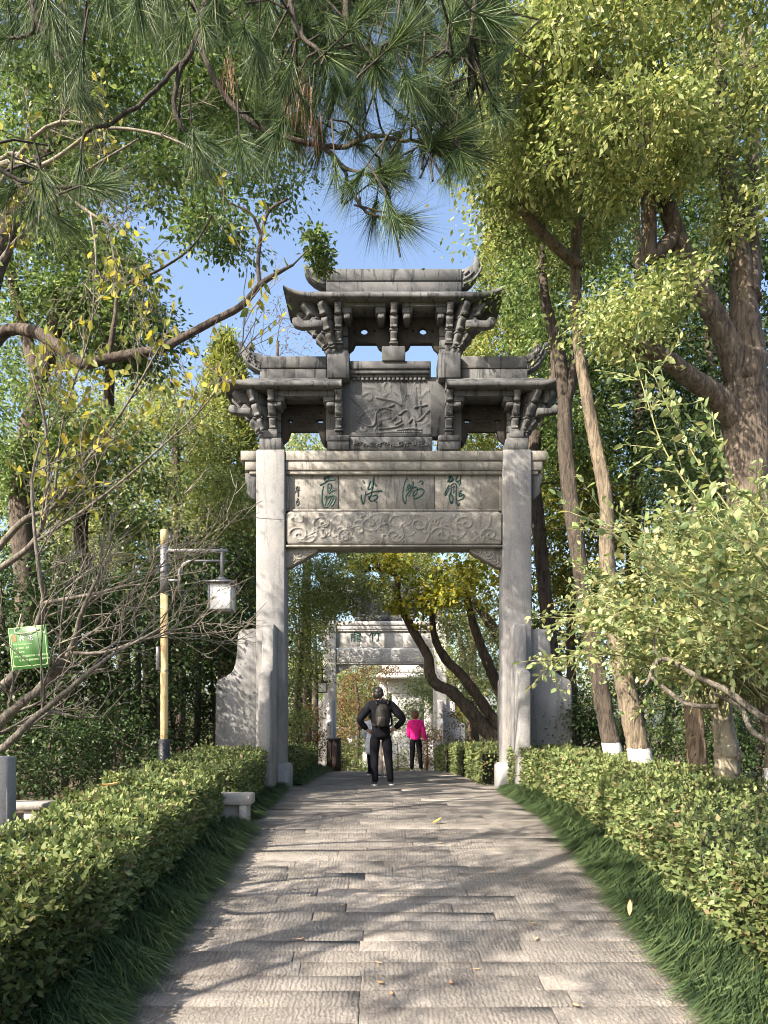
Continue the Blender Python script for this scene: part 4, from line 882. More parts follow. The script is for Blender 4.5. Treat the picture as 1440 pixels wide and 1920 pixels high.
# ---- behind the archway, seen through its opening --------------------------------------
tree('maple_tree', 'crooked dark multi-stemmed tree behind the right pillar with yellow leaves', 'tree',
     [[(975, 1440, 18, .22), (930, 1390, 18, .19), (895, 1350, 18, .17), (850, 1300, 18, .15), (818, 1283, 18, .14), (806, 1262, 18, .135), (803, 1232, 18, .12), (785, 1200, 18, .11), (765, 1165, 18, .10), (745, 1120, 17.6, .09), (742, 1080, 17.4, .06), (700, 1060, 17.3, .04)],
      [(965, 1430, 18.2, .19), (935, 1365, 18.2, .15), (895, 1305, 18.2, .13), (862, 1262, 18.2, .12), (835, 1235, 18.2, .11), (815, 1195, 18.2, .09), (812, 1140, 18, .07), (830, 1080, 18, .05)],
      [(985, 1440, 18.6, .2), (958, 1340, 18.6, .16), (930, 1280, 18.6, .14), (905, 1220, 18.6, .12), (885, 1160, 18.6, .10), (868, 1090, 18.6, .07)]],
     [(790, 1125, 17.2, 62, 50, .9, 20, .26), (880, 1080, 17.5, 85, 60, 1.2, 22, .32), (720, 1060, 17, 50, 34, .8, 9, .26)], 'yellow', .12, 50, 'bark_dark', seed=9, kind='fold', ratio=.75)
C_ = [('green spreading tree arching over the path behind the archway', [(1010, 1440, 21, .2), (960, 1250, 21, .16), (880, 1120, 21, .12), (760, 1060, 21, .08)], [(700, 1065, 20.5, 140, 55, 1.3, 70, .38), (660, 1120, 21, 90, 34, 1.3, 34, .34), (880, 1130, 20.5, 70, 90, 1.2, 50, .36), (600, 1100, 21, 60, 70, 1.4, 46, .4), (910, 1240, 21, 50, 80, 1.2, 24, .4), (860, 1020, 22, 110, 60, 1.4, 40, .4)], 'bright', .085, 120),
      ('olive tree beside the farther archway on the right', [(900, 1450, 25, .15), (880, 1300, 25, .12), (860, 1180, 25, .08)], [(880, 1240, 24.5, 60, 80, 1.4, 36, .45), (785, 1325, 31, 48, 60, 1.2, 44, .42), (800, 1285, 31, 34, 40, 1.0, 24, .4), (745, 1345, 31, 22, 26, .8, 12, .34)], 'bright', .09, 110),
      ('bare autumn tree with thin russet leaves beyond the farther archway', [(668, 1440, 36, .12), (672, 1340, 36, .10), (665, 1270, 36, .06)], [(668, 1300, 36, 50, 75, 1.5, 90, .5), (640, 1390, 34, 25, 40, 1.2, 30, .45), (715, 1250, 37, 34, 30, 1.2, 26, .45)], 'russet', .11, 60),
      ('dark leafy tree left of the path behind the archway', [(555, 1440, 22, .16), (560, 1300, 22, .12), (565, 1180, 22, .08)], [(558, 1200, 21, 38, 110, 1.5, 40, .45), (550, 1330, 21, 30, 70, 1.2, 26, .42)], 'bright', .09, 110),
      ('sunlit willowy tree left of the farther archway', [(590, 1440, 27, .12), (592, 1300, 27, .10), (590, 1200, 27, .06)], [(588, 1230, 27, 28, 70, 1.4, 34, .45), (610, 1130, 26, 50, 50, 1.4, 24, .45), (575, 1150, 25, 26, 70, 1.2, 22, .4)], 'cypress', .09, 90)]
C_ += [('rounded green tree closing the view left of the white monument', [(640, 1450, 42, .2), (642, 1320, 42, .15), (645, 1260, 42, .1)], [(640, 1290, 42, 50, 60, 2, 44, .6), (620, 1370, 41, 36, 50, 1.6, 30, .55), (700, 1290, 50, 40, 60, 2, 30, .7)], 'camphor', .14, 120),
      ('rounded green tree closing the view right of the white monument', [(850, 1450, 42, .2), (852, 1320, 42, .15), (850, 1260, 42, .1)], [(850, 1290, 42, 50, 60, 2, 44, .6), (860, 1370, 41, 40, 50, 1.6, 30, .55), (770, 1240, 56, 80, 50, 2, 40, .8)], 'mixed', .14, 120),
      ('tall yellow-green tree showing through the left wing of the large archway', [(575, 1450, 26, .2), (575, 1100, 26, .15), (570, 900, 26, .1)], [(572, 855, 26, 60, 60, 1.5, 30, .5), (480, 900, 26, 60, 90, 1.5, 24, .5)], 'bright', .12, 110),
      ('tall yellowing tree showing through the right wing of the large archway', [(885, 1450, 27, .2), (885, 1100, 27, .15), (885, 900, 27, .1)], [(885, 860, 26, 75, 60, 1.5, 34, .5), (990, 900, 26, 50, 90, 1.5, 24, .5)], 'mixed', .12, 110)]
for i, (lb, tr_, bl, lm, L, ne) in enumerate(C_): tree('background_tree', lb, 'tree', [tr_], bl, lm, L, ne, 'bark_dark', 'trees behind the large archway', seed=80 + i)
for i, (px, py, d, rx, ry, lm, lb) in enumerate([(575, 1370, 23, 30, 50, 'russet', 'russet leaved bush left of the farther archway'), (690, 1410, 33, 34, 34, 'camphor', 'green bush beside the path before the white monument'), (745, 1400, 34, 40, 30, 'hedge', 'low green bush in the middle distance between the walkers'),
        (800, 1400, 27, 30, 45, 'russet', 'orange bush just right of the walker in pink'), (885, 1350, 24, 60, 45, 'russet', 'brown bush under the crooked trunks'), (640, 1425, 26, 24, 26, 'hedge', 'round green bush right of the litter bin')]):
    c = P(px, py, d); g = float(gz(d)); hz = max(.5, (P(px, py - ry, d)[2] - g) / 2)
    tree('background_bush', lb, 'bush', [[(c[0], d, g - .1, .04), (c[0] + .03, d, g + hz, .03), (c[0], d, g + hz * 1.5, .015)]], [(c[0], d, g + hz, rx / F * d, .7, hz, 36, .26)], lm, .08, 70, 'bark_dark', 'bushes around the farther archway', seed=90 + i, space='w')
# ---- trees on the left ------------------------------------------------------------------
tree('camphor_tree', 'old tree at the left with a thick limb arching over towards the top roof', 'tree',
     [[(-150, 1540, 9.5, .30), (-130, 1200, 9.3, .27), (-110, 900, 9, .25), (-70, 720, 8.8, .20), (0, 628, 8.6, 0.072), (60, 622, 8.5, 0.072), (110, 650, 8.4, 0.068), (150, 682, 8.4, 0.061), (205, 672, 8.4, 0.056), (262, 662, 8.4, 0.055), (300, 655, 8.4, 0.050), (345, 632, 8.4, 0.043), (400, 602, 8.4, 0.040), (452, 574, 8.4, 0.037), (487, 535, 8.4, 0.032), (520, 512, 8.4, 0.024), (550, 496, 8.5, 0.014)],
      [(487, 535, 8.4, 0.026), (484, 490, 8.4, 0.023), (490, 440, 8.4, 0.020), (505, 395, 8.4, 0.016), (540, 372, 8.4, 0.014)], [(490, 440, 8.4, 0.022), (470, 400, 8.3, 0.014), (430, 380, 8.3, 0.009)],
      [(-70, 720, 8.8, .18), (-20, 520, 8.9, .14), (40, 380, 9, .12), (100, 260, 9, .09), (160, 140, 9, .06)], [(205, 672, 8.4, 0.036), (215, 600, 8.3, 0.025), (228, 540, 8.3, 0.016), (300, 505, 8.2, 0.013), (360, 462, 8.2, 0.011), (400, 400, 8.1, .01)]],
     [(90, 300, 9, 130, 170, 1.2, 36, .4), (300, 130, 9, 170, 120, 1.2, 50, .4), (90, 80, 9, 130, 120, 1.2, 40, .4), (330, 350, 8.6, 110, 60, .8, 12, .3), (600, 470, 8.8, 22, 26, .3, 5, .16), (460, 120, 9.2, 110, 110, 1.1, 36, .4)], 'camphor', .075, 130, 'bark_dark', seed=11, kind='fold', tk=14)
tree('camphor_tree', 'dark-trunked evergreen behind the arching limb on the left', 'tree',
     [[(60, 1480, 13, .24), (50, 1150, 13, .21), (40, 900, 13, .19), (75, 720, 13, .16), (110, 590, 13, .14), (140, 480, 13, .12), (150, 360, 13, .09), (190, 200, 13, .06)], [(75, 720, 13, .12), (30, 560, 13.2, .10), (8, 430, 13.4, .08), (0, 250, 13.4, .06)],
      [(200, 1480, 14, .18), (185, 1150, 14, .15), (150, 1000, 14, .13), (190, 850, 14, .12), (205, 720, 14, .10), (200, 560, 14, .07)]],
     [(210, 560, 13, 110, 110, 1.3, 62, .42), (270, 640, 13, 70, 60, 1.0, 18, .36), (90, 520, 13, 120, 100, 1.3, 44, .42), (400, 430, 12.5, 80, 42, .9, 16, .34), (60, 260, 13, 130, 160, 1.6, 56, .5), (250, 200, 13, 170, 140, 1.6, 62, .48),
      (470, 260, 13, 110, 110, 1.4, 36, .45), (420, 60, 13, 140, 100, 1.4, 40, .5), (200, 900, 13.5, 130, 120, 1.3, 50, .42), (60, 820, 13, 120, 120, 1.3, 44, .42)], 'camphor', .095, 150, 'bark_dark', seed=12)
LB = [('broad green tree left of the archway reaching the wing roof', [(330, 1450, 17, .2), (335, 1200, 17, .16), (330, 950, 17, .12), (330, 800, 17, .07)], [(330, 850, 17, 110, 110, 1.6, 62, .5), (400, 960, 16.5, 90, 80, 1.4, 44, .45), (200, 1000, 16, 150, 80, 1.4, 50, .45), (300, 760, 18, 60, 60, 1.2, 18, .4)], 'bright', .09, 140),
      ('light green tree in the second row left of the archway', [(230, 1450, 20, .2), (235, 1100, 20, .14), (230, 850, 20, .08)], [(230, 830, 20, 130, 110, 1.8, 54, .55), (70, 1000, 19, 110, 110, 1.6, 46, .5), (450, 1010, 20, 60, 90, 1.4, 30, .45)], 'bright', .11, 130),
      ('wide dark evergreen in the third row behind the lamp post', [(280, 1450, 19, .2), (280, 1200, 19, .15), (285, 1000, 19, .1)], [(200, 1080, 18, 150, 120, 1.6, 56, .55), (400, 1120, 18, 90, 150, 1.6, 44, .55), (30, 1120, 18, 120, 150, 1.6, 44, .55)], 'dark', .12, 150),
      ('leafy tree low between the dark evergreens on the left', [(120, 1450, 22, .2), (120, 1100, 22, .15), (120, 900, 22, .1)], [(60, 900, 22, 140, 130, 2, 50, .65), (330, 640 + 260, 23, 120, 100, 2, 36, .65), (60, 640, 23, 130, 130, 2, 40, .65)], 'camphor', .14, 150),
      ('leafless purple-brown tree against the sky left of the top roof', [(510, 1400, 30, .2), (515, 1000, 30, .15), (518, 800, 30, .10), (520, 640, 30, .06)], [(520, 640, 30, 75, 100, 2.0, 90, .45)], 'russet', .09, 7)]
for i, (lb, tr_, bl, lm, L, ne) in enumerate(LB): tree('background_tree', lb, 'tree', [tr_], bl, lm, L, ne, 'bark_dark', 'trees beyond the left hedge', seed=120 + i)
for i, (px, d, hw, top_, lb) in enumerate([(440, 14.6, 70, 1010, 'tall dark bush pressed against the left buttress of the archway'), (365, 13.6, 100, 985, 'tall glossy dark evergreen just right of the lamp post'), (250, 12.4, 100, 1010, 'tall glossy dark evergreen just left of the lamp post'),
        (120, 12.0, 110, 1030, 'tall glossy dark evergreen in the middle of the left thicket'), (0, 11.6, 110, 1040, 'tall glossy dark evergreen at the left edge')]):
    b_ = P(px, 1500, d); g = float(gz(d)); z1 = P(px, top_, d)[2]; hz = (z1 - g) / 2
    tree('evergreen_bush', lb, 'bush', [[(b_[0], d, g - .1, .07), (b_[0] + .08, d, g + hz, .05), (b_[0], d, z1 - .4, .02)], [(b_[0] + .3, d - .1, g - .1, .05), (b_[0] + .45, d, g + hz * .8, .035), (b_[0] + .4, d, g + hz * 1.3, .02)], [(b_[0] - .3, d - .1, g - .1, .05), (b_[0] - .4, d - .2, g + hz * .8, .035), (b_[0] - .5, d, g + hz * 1.3, .02)]],
         [(b_[0], d, g + hz * 1.05, hw / F * d, .9, hz, 110, .34)], 'dark', .08, 105, 'bark_dark', 'tall evergreens beyond the left hedge', seed=140 + i, space='w')
for i, (px, d, lb) in enumerate([(90, 9.6, 'low dark shrub behind the left hedge below the plant sign'), (215, 10.2, 'low dark shrub behind the left hedge beside the lamp post')]):
    b_ = P(px, 1500, d); g = float(gz(d))
    tree('evergreen_bush', lb, 'bush', [[(b_[0], d, g - .1, .03), (b_[0], d, g + .8, .02), (b_[0] + .1, d, g + 1.3, .012)]], [(b_[0], d, g + .75, .75, .6, .75, 44, .24)], 'dark', .055, 110, 'bark_dark', 'low shrubs behind the left hedge', seed=150 + i, space='w')

# ---- plum trees in the left foreground: bare twigs -----------------------------------------------
def twiggy(root, trunks, seed, dens=1.0, levels=3, up=.5, L0=.9, mat='bark_plum', twm='twig', bias=(0, 0, 0)):
    rs = np.random.RandomState(seed); mb, tw = MB(), MB(); tips = []
    def grow(p, d, L, r, lv):
        n_ = 5; pts = [p]; dd = d
        for k in range(n_):
            dd = unit(dd + rs.randn(3) * .12 + NUP * .05 * up + np.array(bias) * .04); pts.append(pts[-1] + dd * L / n_)
        pts = np.array(pts); (tw if lv < 2 else mb).add(*tube(pts, np.linspace(r, r * .45, n_ + 1), 5 if lv >= 1 else 4, False)); tips.append(pts)
        if lv > 0:
            for k in range(rs.randint(3, 6) if lv > 1 else rs.randint(2, 5)):
                j = rs.randint(1, n_ + 1); a = unit(np.cross(dd, rs.randn(3))); grow(pts[j], unit(dd * rs.uniform(.55, .9) + a * rs.uniform(.5, .9) + NUP * .25 * up), L * rs.uniform(.45, .75), max(r * .5, .0028), lv - 1)
    for t in trunks:
        a = np.array([[*P(p[0], p[1], p[2]), p[3]] for p in t], float); a = spline(a, 6); mb.add(*tube(a[:, :3] + rs.randn(len(a), 3) * a[:, 3:4] * .08, a[:, 3], 8))
        for k in range(int(len(a) * .42 * dens)):
            j = rs.randint(len(a) // 4, len(a) - 1); tg = unit(a[min(j + 1, len(a) - 1), :3] - a[j - 1, :3]); s_ = unit(np.cross(tg, rs.randn(3)))
            grow(a[j, :3], unit(tg * .5 + s_ * .6 + NUP * up * .6 + np.array(bias)), L0 * rs.uniform(.5, 1), max(a[j, 3] * .42, .005), levels - 1)
    obj('trunk', mb, M[mat], root, True); obj('twigs', tw, M[twm], root); return tips
plum = thing('plum_tree', (-3.75, 5.6, float(gz(5.6))), 'bare plum tree with crooked twigs in the left foreground carrying the green name sign', 'tree')
twiggy(plum, [[(-210, 1640, 5.6, .09), (-120, 1470, 5.5, .075), (-40, 1400, 5.4, .04), (20, 1335, 5.3, .034), (75, 1290, 5.2, .030), (120, 1240, 5.1, .027), (138, 1205, 5.0, .022), (150, 1160, 4.9, .016), (170, 1110, 4.8, .012), (195, 1060, 4.8, .009)],
       [(-120, 1470, 5.5, .05), (-60, 1400, 5.2, .032), (0, 1405, 5.0, .028), (60, 1350, 4.9, .022), (120, 1300, 4.8, .018), (200, 1235, 4.7, .012), (280, 1190, 4.7, .007), (330, 1160, 4.7, .004)],
       [(-60, 1400, 5.5, .05), (-20, 1310, 5.5, .04), (30, 1260, 5.5, .03), (60, 1195, 5.4, .024), (82, 1130, 5.3, .02), (75, 1080, 5.2, .016), (65, 1000, 5.2, .012), (60, 900, 5.2, .009), (75, 830, 5.2, .006)],
       [(82, 1130, 5.3, .018), (140, 1120, 5.2, .013), (210, 1105, 5.1, .010), (280, 1080, 5.0, .006), (310, 1050, 5.0, .004)], [(138, 1225, 5.0, .014), (200, 1222, 5.0, .010), (270, 1195, 4.9, .007), (305, 1180, 4.9, .004)]], 201, .55, 3, .55, .66, bias=(.35, 0, .1))
plum2 = thing('plum_tree', (-4.6, 6.6, float(gz(6.6))), 'second plum tree at the left edge with upright shoots and a few yellow-green leaves', 'tree')
tips = twiggy(plum2, [[(-260, 1500, 6.6, .06), (-130, 1250, 6.4, .045), (-40, 1080, 6.2, .03), (40, 980, 6.0, .025), (100, 950, 5.9, .016), (150, 880, 5.8, .012), (230, 770, 5.7, .009), (300, 650, 5.6, .006)],
       [(-130, 1250, 6.4, .05), (-40, 1100, 6.0, .03), (60, 1020, 5.8, .02), (90, 930, 5.7, .014), (85, 800, 5.6, .009), (60, 700, 5.5, .006)], [(60, 1020, 5.8, .014), (180, 940, 5.6, .01), (300, 840, 5.5, .007), (400, 740, 5.4, .005), (480, 600, 5.4, .003)],
       [(-260, 900, 7, .04), (-120, 700, 6.8, .03), (-20, 520, 6.6, .025), (60, 420, 6.5, .018), (150, 330, 6.4, .012), (260, 260, 6.3, .007)], [(100, 950, 5.9, .012), (120, 780, 5.7, .008), (170, 620, 5.6, .006), (175, 500, 5.6, .004)]], 202, .6, 3, .8, .75, bias=(.3, 0, .3))
rs = np.random.RandomState(5); pp = np.concatenate([t[2:] for t in tips]); zz = (pp[:, 2] > 2.5); pp = pp[zz][rs.rand(zz.sum()) < .42]
M['plum_leaf'] = leaf_mat('plum_leaf', [(.10, .14, .04), (.19, .22, .05), (.28, .27, .06), (.40, .33, .04)], .5, .45, .4)
mb = MB(); l = rs.uniform(.05, .10, len(pp)); leaves(mb, pp, rs.randn(len(pp), 3) * .6 + [.1, 0, -.6], rs.randn(len(pp), 3) + [0, -.5, .4], l, l * .52, 'round'); obj('leaves', mb, M['plum_leaf'], plum2)
bare = thing('plum_tree', (-4.2, 8.0, float(gz(8))), 'leafless pale-twigged tree whose lichen-grey twigs fill the upper left', 'tree')
twiggy(bare, [[(-200, 1560, 8, .06), (-180, 1000, 8, .05), (-120, 600, 7.6, .04), (-20, 330, 7.2, .035), (80, 310, 7.0, .022), (180, 240, 6.8, .012)], [(-120, 600, 7.6, .05), (0, 300, 7.2, .02), (100, 350, 7.0, .018), (170, 400, 6.9, .014), (240, 440, 6.8, .008)],
              [(-120, 560, 7.6, .04), (60, 260, 7.0, .018), (200, 240, 6.9, .014), (320, 260, 6.8, .010), (440, 330, 6.8, .006)], [(170, 400, 6.9, .012), (180, 480, 6.8, .009), (175, 560, 6.8, .005)]], 203, .8, 3, .2, .7, mat='twig', bias=(.2, 0, 0))

# ---- pine boughs overhead ---------------------------------------------------------
M['bark_pine'] = bark_mat('bark_pine', (.022, .019, .016), (.075, .062, .050), None, 1.5)
pine = thing('pine_tree', (-3.9, 3.2, 0), 'pine tree whose long-needled dark boughs hang across the top of the view', 'tree')
rs = np.random.RandomState(77); mb = MB(); nd, dry = MB(), MB()
mb.add(*tube(spline([(-3.9, 3.2, -.1, .17), (-3.95, 3.1, 2.5, .15), (-3.8, 3.0, 5.0, .13), (-3.9, 3.0, 8, .09)], 6)[:, :3], np.linspace(.17, .09, 19), 9)); obj('trunk', mb, M['bark_brown'], pine, True)
mb = MB()
BR = [[(-700, -250, 3.1, .05), (-300, -160, 3.1, .045), (60, -90, 3.1, .034), (360, -40, 3.1, .022), (372, 60, 3.1, .013), (335, 140, 3.1, .010), (330, 215, 3.1, .008), (370, 275, 3.1, .006)],
      [(372, 30, 3.1, .014), (385, 110, 3.1, .011), (430, 190, 3.1, .010), (500, 245, 3.1, .010), (580, 268, 3.1, .010), (640, 275, 3.1, .009), (700, 255, 3.0, .008), (760, 265, 3.0, .006), (820, 262, 3.0, .005)],
      [(600, 268, 3.1, .009), (640, 310, 3.1, .008), (655, 350, 3.1, .007), (680, 390, 3.0, .006), (715, 408, 3.0, .005), (750, 412, 3.0, .004)], [(640, 310, 3.1, .007), (680, 325, 3.0, .005), (715, 325, 2.95, .004)],
      [(335, 120, 3.1, .009), (280, 180, 3.0, .008), (210, 230, 3.0, .007), (160, 250, 3.0, .006), (150, 320, 3.0, .004)], [(360, -60, 3.1, .03), (520, -90, 3.0, .026), (640, -40, 3.0, .02), (650, 40, 3.0, .012), (700, 110, 2.95, .008), (705, 118, 2.9, .006)],
      [(640, -40, 3.0, .018), (760, -60, 2.9, .014), (880, -40, 2.9, .010), (880, 70, 2.9, .007), (850, 110, 2.9, .005)], [(60, -90, 3.1, .025), (60, 0, 3.0, .014), (80, 60, 3.0, .010), (120, 120, 3.0, .008), (160, 190, 3.0, .005)], [(60, 0, 3.0, .010), (60, 60, 3.0, .007), (20, 70, 3.0, .005), (-20, 65, 3.0, .004)],
      [(-300, -160, 3.1, .03), (-160, 100, 3.1, .018), (-60, 260, 3.0, .010), (20, 330, 3.0, .008), (110, 350, 3.0, .006), (190, 345, 3.0, .004)], [(520, -90, 3.0, .018), (540, -20, 2.9, .012), (560, 60, 2.9, .008), (620, 110, 2.85, .005)], [(20, 330, 3.0, .007), (70, 380, 3.0, .005), (110, 410, 3, .004)]]
ends = []
for b_ in BR:
    a = spline(np.array([[*P(p[0], p[1], p[2]), p[3]] for p in b_], float), 6); mb.add(*tube(a[:, :3] + rs.randn(len(a), 3) * .002, a[:, 3] * 1.1, 7)); ends.append(a)
def tuft(mbn, p, d, n_, L, spread=.9, w=.0024):
    d = unit(d); q = np.repeat(p[None], n_, 0) - d * rs.uniform(0, .09, (n_, 1)); ax = d + rs.randn(n_, 3) * spread * .5; ax = unit(ax); ax[:, 2] -= rs.uniform(.0, .35, n_)
    leaves(mbn, q, ax, rs.randn(n_, 3), L * rs.uniform(.75, 1.1, n_), w, 'blade')
for a in ends: tuft(nd, a[-1, :3], a[-1, :3] - a[-4, :3], 150, .24)
for (px, py, d, dx, dy, L) in [(640, 50, 2.9, -.2, -1, .24), (705, 118, 2.9, .4, .2, .26), (700, 130, 2.9, -.2, -1, .25), (760, 60, 2.9, .7, .4, .24), (820, 265, 3.0, .3, .8, .26), (832, 262, 3.0, .9, .1, .28), (850, 270, 3.0, .8, -.6, .25), (800, 250, 3.1, -.1, 1, .22), (870, 250, 3.1, .5, -.9, .22),
        (720, 326, 2.95, .3, .2, .20), (720, 330, 2.95, -.3, .8, .19), (735, 412, 3.0, .3, -1, .24), (700, 405, 3.0, -.2, -1, .24), (760, 412, 3, .9, -.5, .22), (660, 350, 3.05, -.5, -.6, .22), (600, 275, 3.1, -.3, -.8, .24), (560, 260, 3.1, 0, -1, .24), (520, 250, 3.1, -.3, -.8, .22), (640, 150, 3.0, -.6, -.8, .25),
        (880, 70, 2.9, .8, .5, .26), (900, 60, 2.9, .2, 1, .24), (850, 80, 2.9, -.5, .7, .24), (930, 40, 2.9, .9, -.1, .26), (860, 0, 2.9, .2, .5, .24), (100, 40, 3, .2, -1, .26), (60, 30, 3, -.2, -1, .26), (20, 70, 3, -.5, -.8, .24), (130, 150, 3, .3, -1, .24), (170, 190, 3, .6, -.7, .22), (150, 130, 3, -.2, -1, .22), (90, 90, 3, .1, -1, .22),
        (30, 330, 3, -.4, -.7, .26), (80, 350, 3, .2, -.8, .26), (120, 350, 3, .6, -.4, .24), (190, 345, 3, 1, -.1, .22), (0, 370, 3, -.6, -.5, .28), (60, 390, 3, 0, -1, .24), (340, 60, 3.1, -.3, -.9, .22), (420, 30, 3.0, .2, -.9, .24), (460, 60, 3.0, .1, -1, .24), (500, 30, 2.9, 0, -1, .26), (560, 40, 2.9, .2, -1, .24), (600, 90, 2.9, -.3, -.8, .24), (580, 0, 2.9, -.1, -1, .26),
        (400, 0, 3, -.4, -.8, .26), (260, 20, 3.1, -.1, -1, .26), (200, 0, 3.1, 0, -1, .28), (310, -10, 3.1, .2, -1, .26), (680, 20, 2.9, .6, .4, .24), (720, 0, 2.9, .3, -.6, .24), (790, 10, 2.9, .2, -1, .24), (370, 280, 3.1, .2, -1, .22), (400, 270, 3.1, .8, -.6, .22), (450, 280, 3.1, .1, -1, .24), (480, 260, 3.1, .5, -.8, .22),
        (830, 200, 3.0, -.5, .8, .24), (790, 190, 3.0, -.6, .6, .24), (770, 160, 3.0, .3, -.8, .22), (900, 290, 3.0, .8, -.2, .26), (870, 310, 3.0, .2, -1, .22), (840, 320, 3, -.2, -1, .20), (670, 200, 3.0, -.2, -1, .24), (620, 190, 3.0, -.3, -1, .24), (480, 110, 3.0, -.2, -1, .24), (540, 150, 3.0, -.2, -1, .22)]:
    p = P(px, py, d + rs.uniform(-.25, .25)); dv = np.array([dx, rs.uniform(-.5, .5), dy]); q = p - unit(dv) * .16
    tuft(nd, p, dv, 185, L * rs.uniform(.7, 1.0)); mb.add(*tube([p - unit(dv) * .22 + rs.randn(3) * .03, p - unit(dv) * .1, p - unit(dv) * .02], [.0045, .0035, .002], 5, False))
    # sprigs join the nearest bough
    bb = np.concatenate([e[:, :3] for e in ends]); j = np.linalg.norm(bb - q, axis=1).argmin(); s0 = p - unit(dv) * .22
    mb.add(*tube([bb[j], (bb[j] + s0) / 2 + [0, 0, .03], s0], [.006, .005, .005], 4, False))
for k in range(250):                                   # the denser sprays of the upper band
    px = rs.uniform(430, 950) if rs.rand() < .72 else rs.uniform(-20, 430); py = rs.uniform(-70, 110) if rs.rand() < .6 else rs.uniform(110, 330)
    if py > 90 and px < 480: continue
    if px > 860 and py > 260: continue
    p = P(px, py, rs.uniform(2.9, 3.7)); dv = np.array([rs.uniform(-.6, .6), rs.uniform(-.5, .5), rs.uniform(-1, -.1)]); tuft(nd, p, dv, 130, rs.uniform(.13, .20), 1.0)
    bb = np.concatenate([e[:, :3] for e in ends]); s0 = p - unit(dv) * .2; j = np.linalg.norm(bb - s0, axis=1).argmin(); mb.add(*tube([bb[j], (bb[j] + s0) / 2 + [0, 0, .03], s0, p], [.005, .005, .005, .003], 4, False))
for (px, py) in [(430, 110), (545, 160), (560, 150), (575, 160), (590, 230), (570, 180)]:
    p = P(px, py, 3.05); n_ = 16; q = p + rs.randn(n_, 3) * [.012, .02, .02]; leaves(dry, q, rs.randn(n_, 3) * .12 + [0, 0, -1], rs.randn(n_, 3), rs.uniform(.12, .22, n_), .0045, 'blade')
obj('boughs', mb, M['bark_pine'], pine, True); obj('needles', nd, M['pine'], pine); obj('dry_needles', dry, M['pine_dry'], pine, label='clusters of dead brown needles caught on the boughs')

# ---- trees left of and behind the camera, shading the path; unseen tall crowns added to shade the archway ----------
SH = [(-5.6, 1.2, 6.4, 2.0, 1.8, 1.2, 34), (-7.2, 4.6, 7.8, 2.2, 2.0, 1.3, 34), (-3.6, -2.2, 5.0, 2.0, 1.6, 1.0, 30), (-5.6, 7.2, 14.0, 2.5, 2.3, 1.7, 40), (-4.9, 6.4, 10.6, 2.2, 1.7, 1.3, 26), (-7.2, 8.0, 7.4, 1.9, 1.8, 2.0, 30)]
for i, (x, y, z, rx, ry, rz, n_) in enumerate(SH):
    tree('shade_tree', ['leafy tree just outside the left side of the view', 'tall leafy tree outside the left edge beside the lamp', 'leafy tree behind the viewer on the left', 'unseen very tall tree added above the view to shade the archway roofs', 'unseen high crowned tree added to dapple the archway pillars', 'unseen tall tree beyond the hedge added to shade the left pillar'][i], 'tree',
         [[(x, y, float(gz(y)) - .1, .07), (x + .1, y, z * .5, .05), (x, y, z, .02)]], [(x, y, z, rx, ry, rz, int(n_ * 2.0), .30)], 'camphor', .09, 70, 'bark_dark', 'trees outside the left of the view', seed=170 + i, space='w', r0=.008)

# ---- far woods closing the horizon ------------------------------------------------------
rs = np.random.RandomState(9); mb = MB(); n_ = 3000
th = np.radians(rs.uniform(-62, 62, n_)); rd = rs.uniform(48, 75, n_); top_ = 12 + 4 * np.sin(th * 7) + 2.5 * np.sin(th * 19 + 1); top_ = np.where(np.abs(np.degrees(th) + 1) < 3.0, 5.5, top_)
C = np.stack([rd * np.sin(th), rd * np.cos(th), -1.7 + rs.rand(n_) ** .8 * (top_ + 2)], 1); scatter_leaves(mb, C, 1.1, 42, .42, rs=rs)
tag(obj('far_woods', mb, M['farwood'], loc=(0, 50, -1.7)), 'distant woodland closing the view behind everything', 'woods', None, 'stuff')
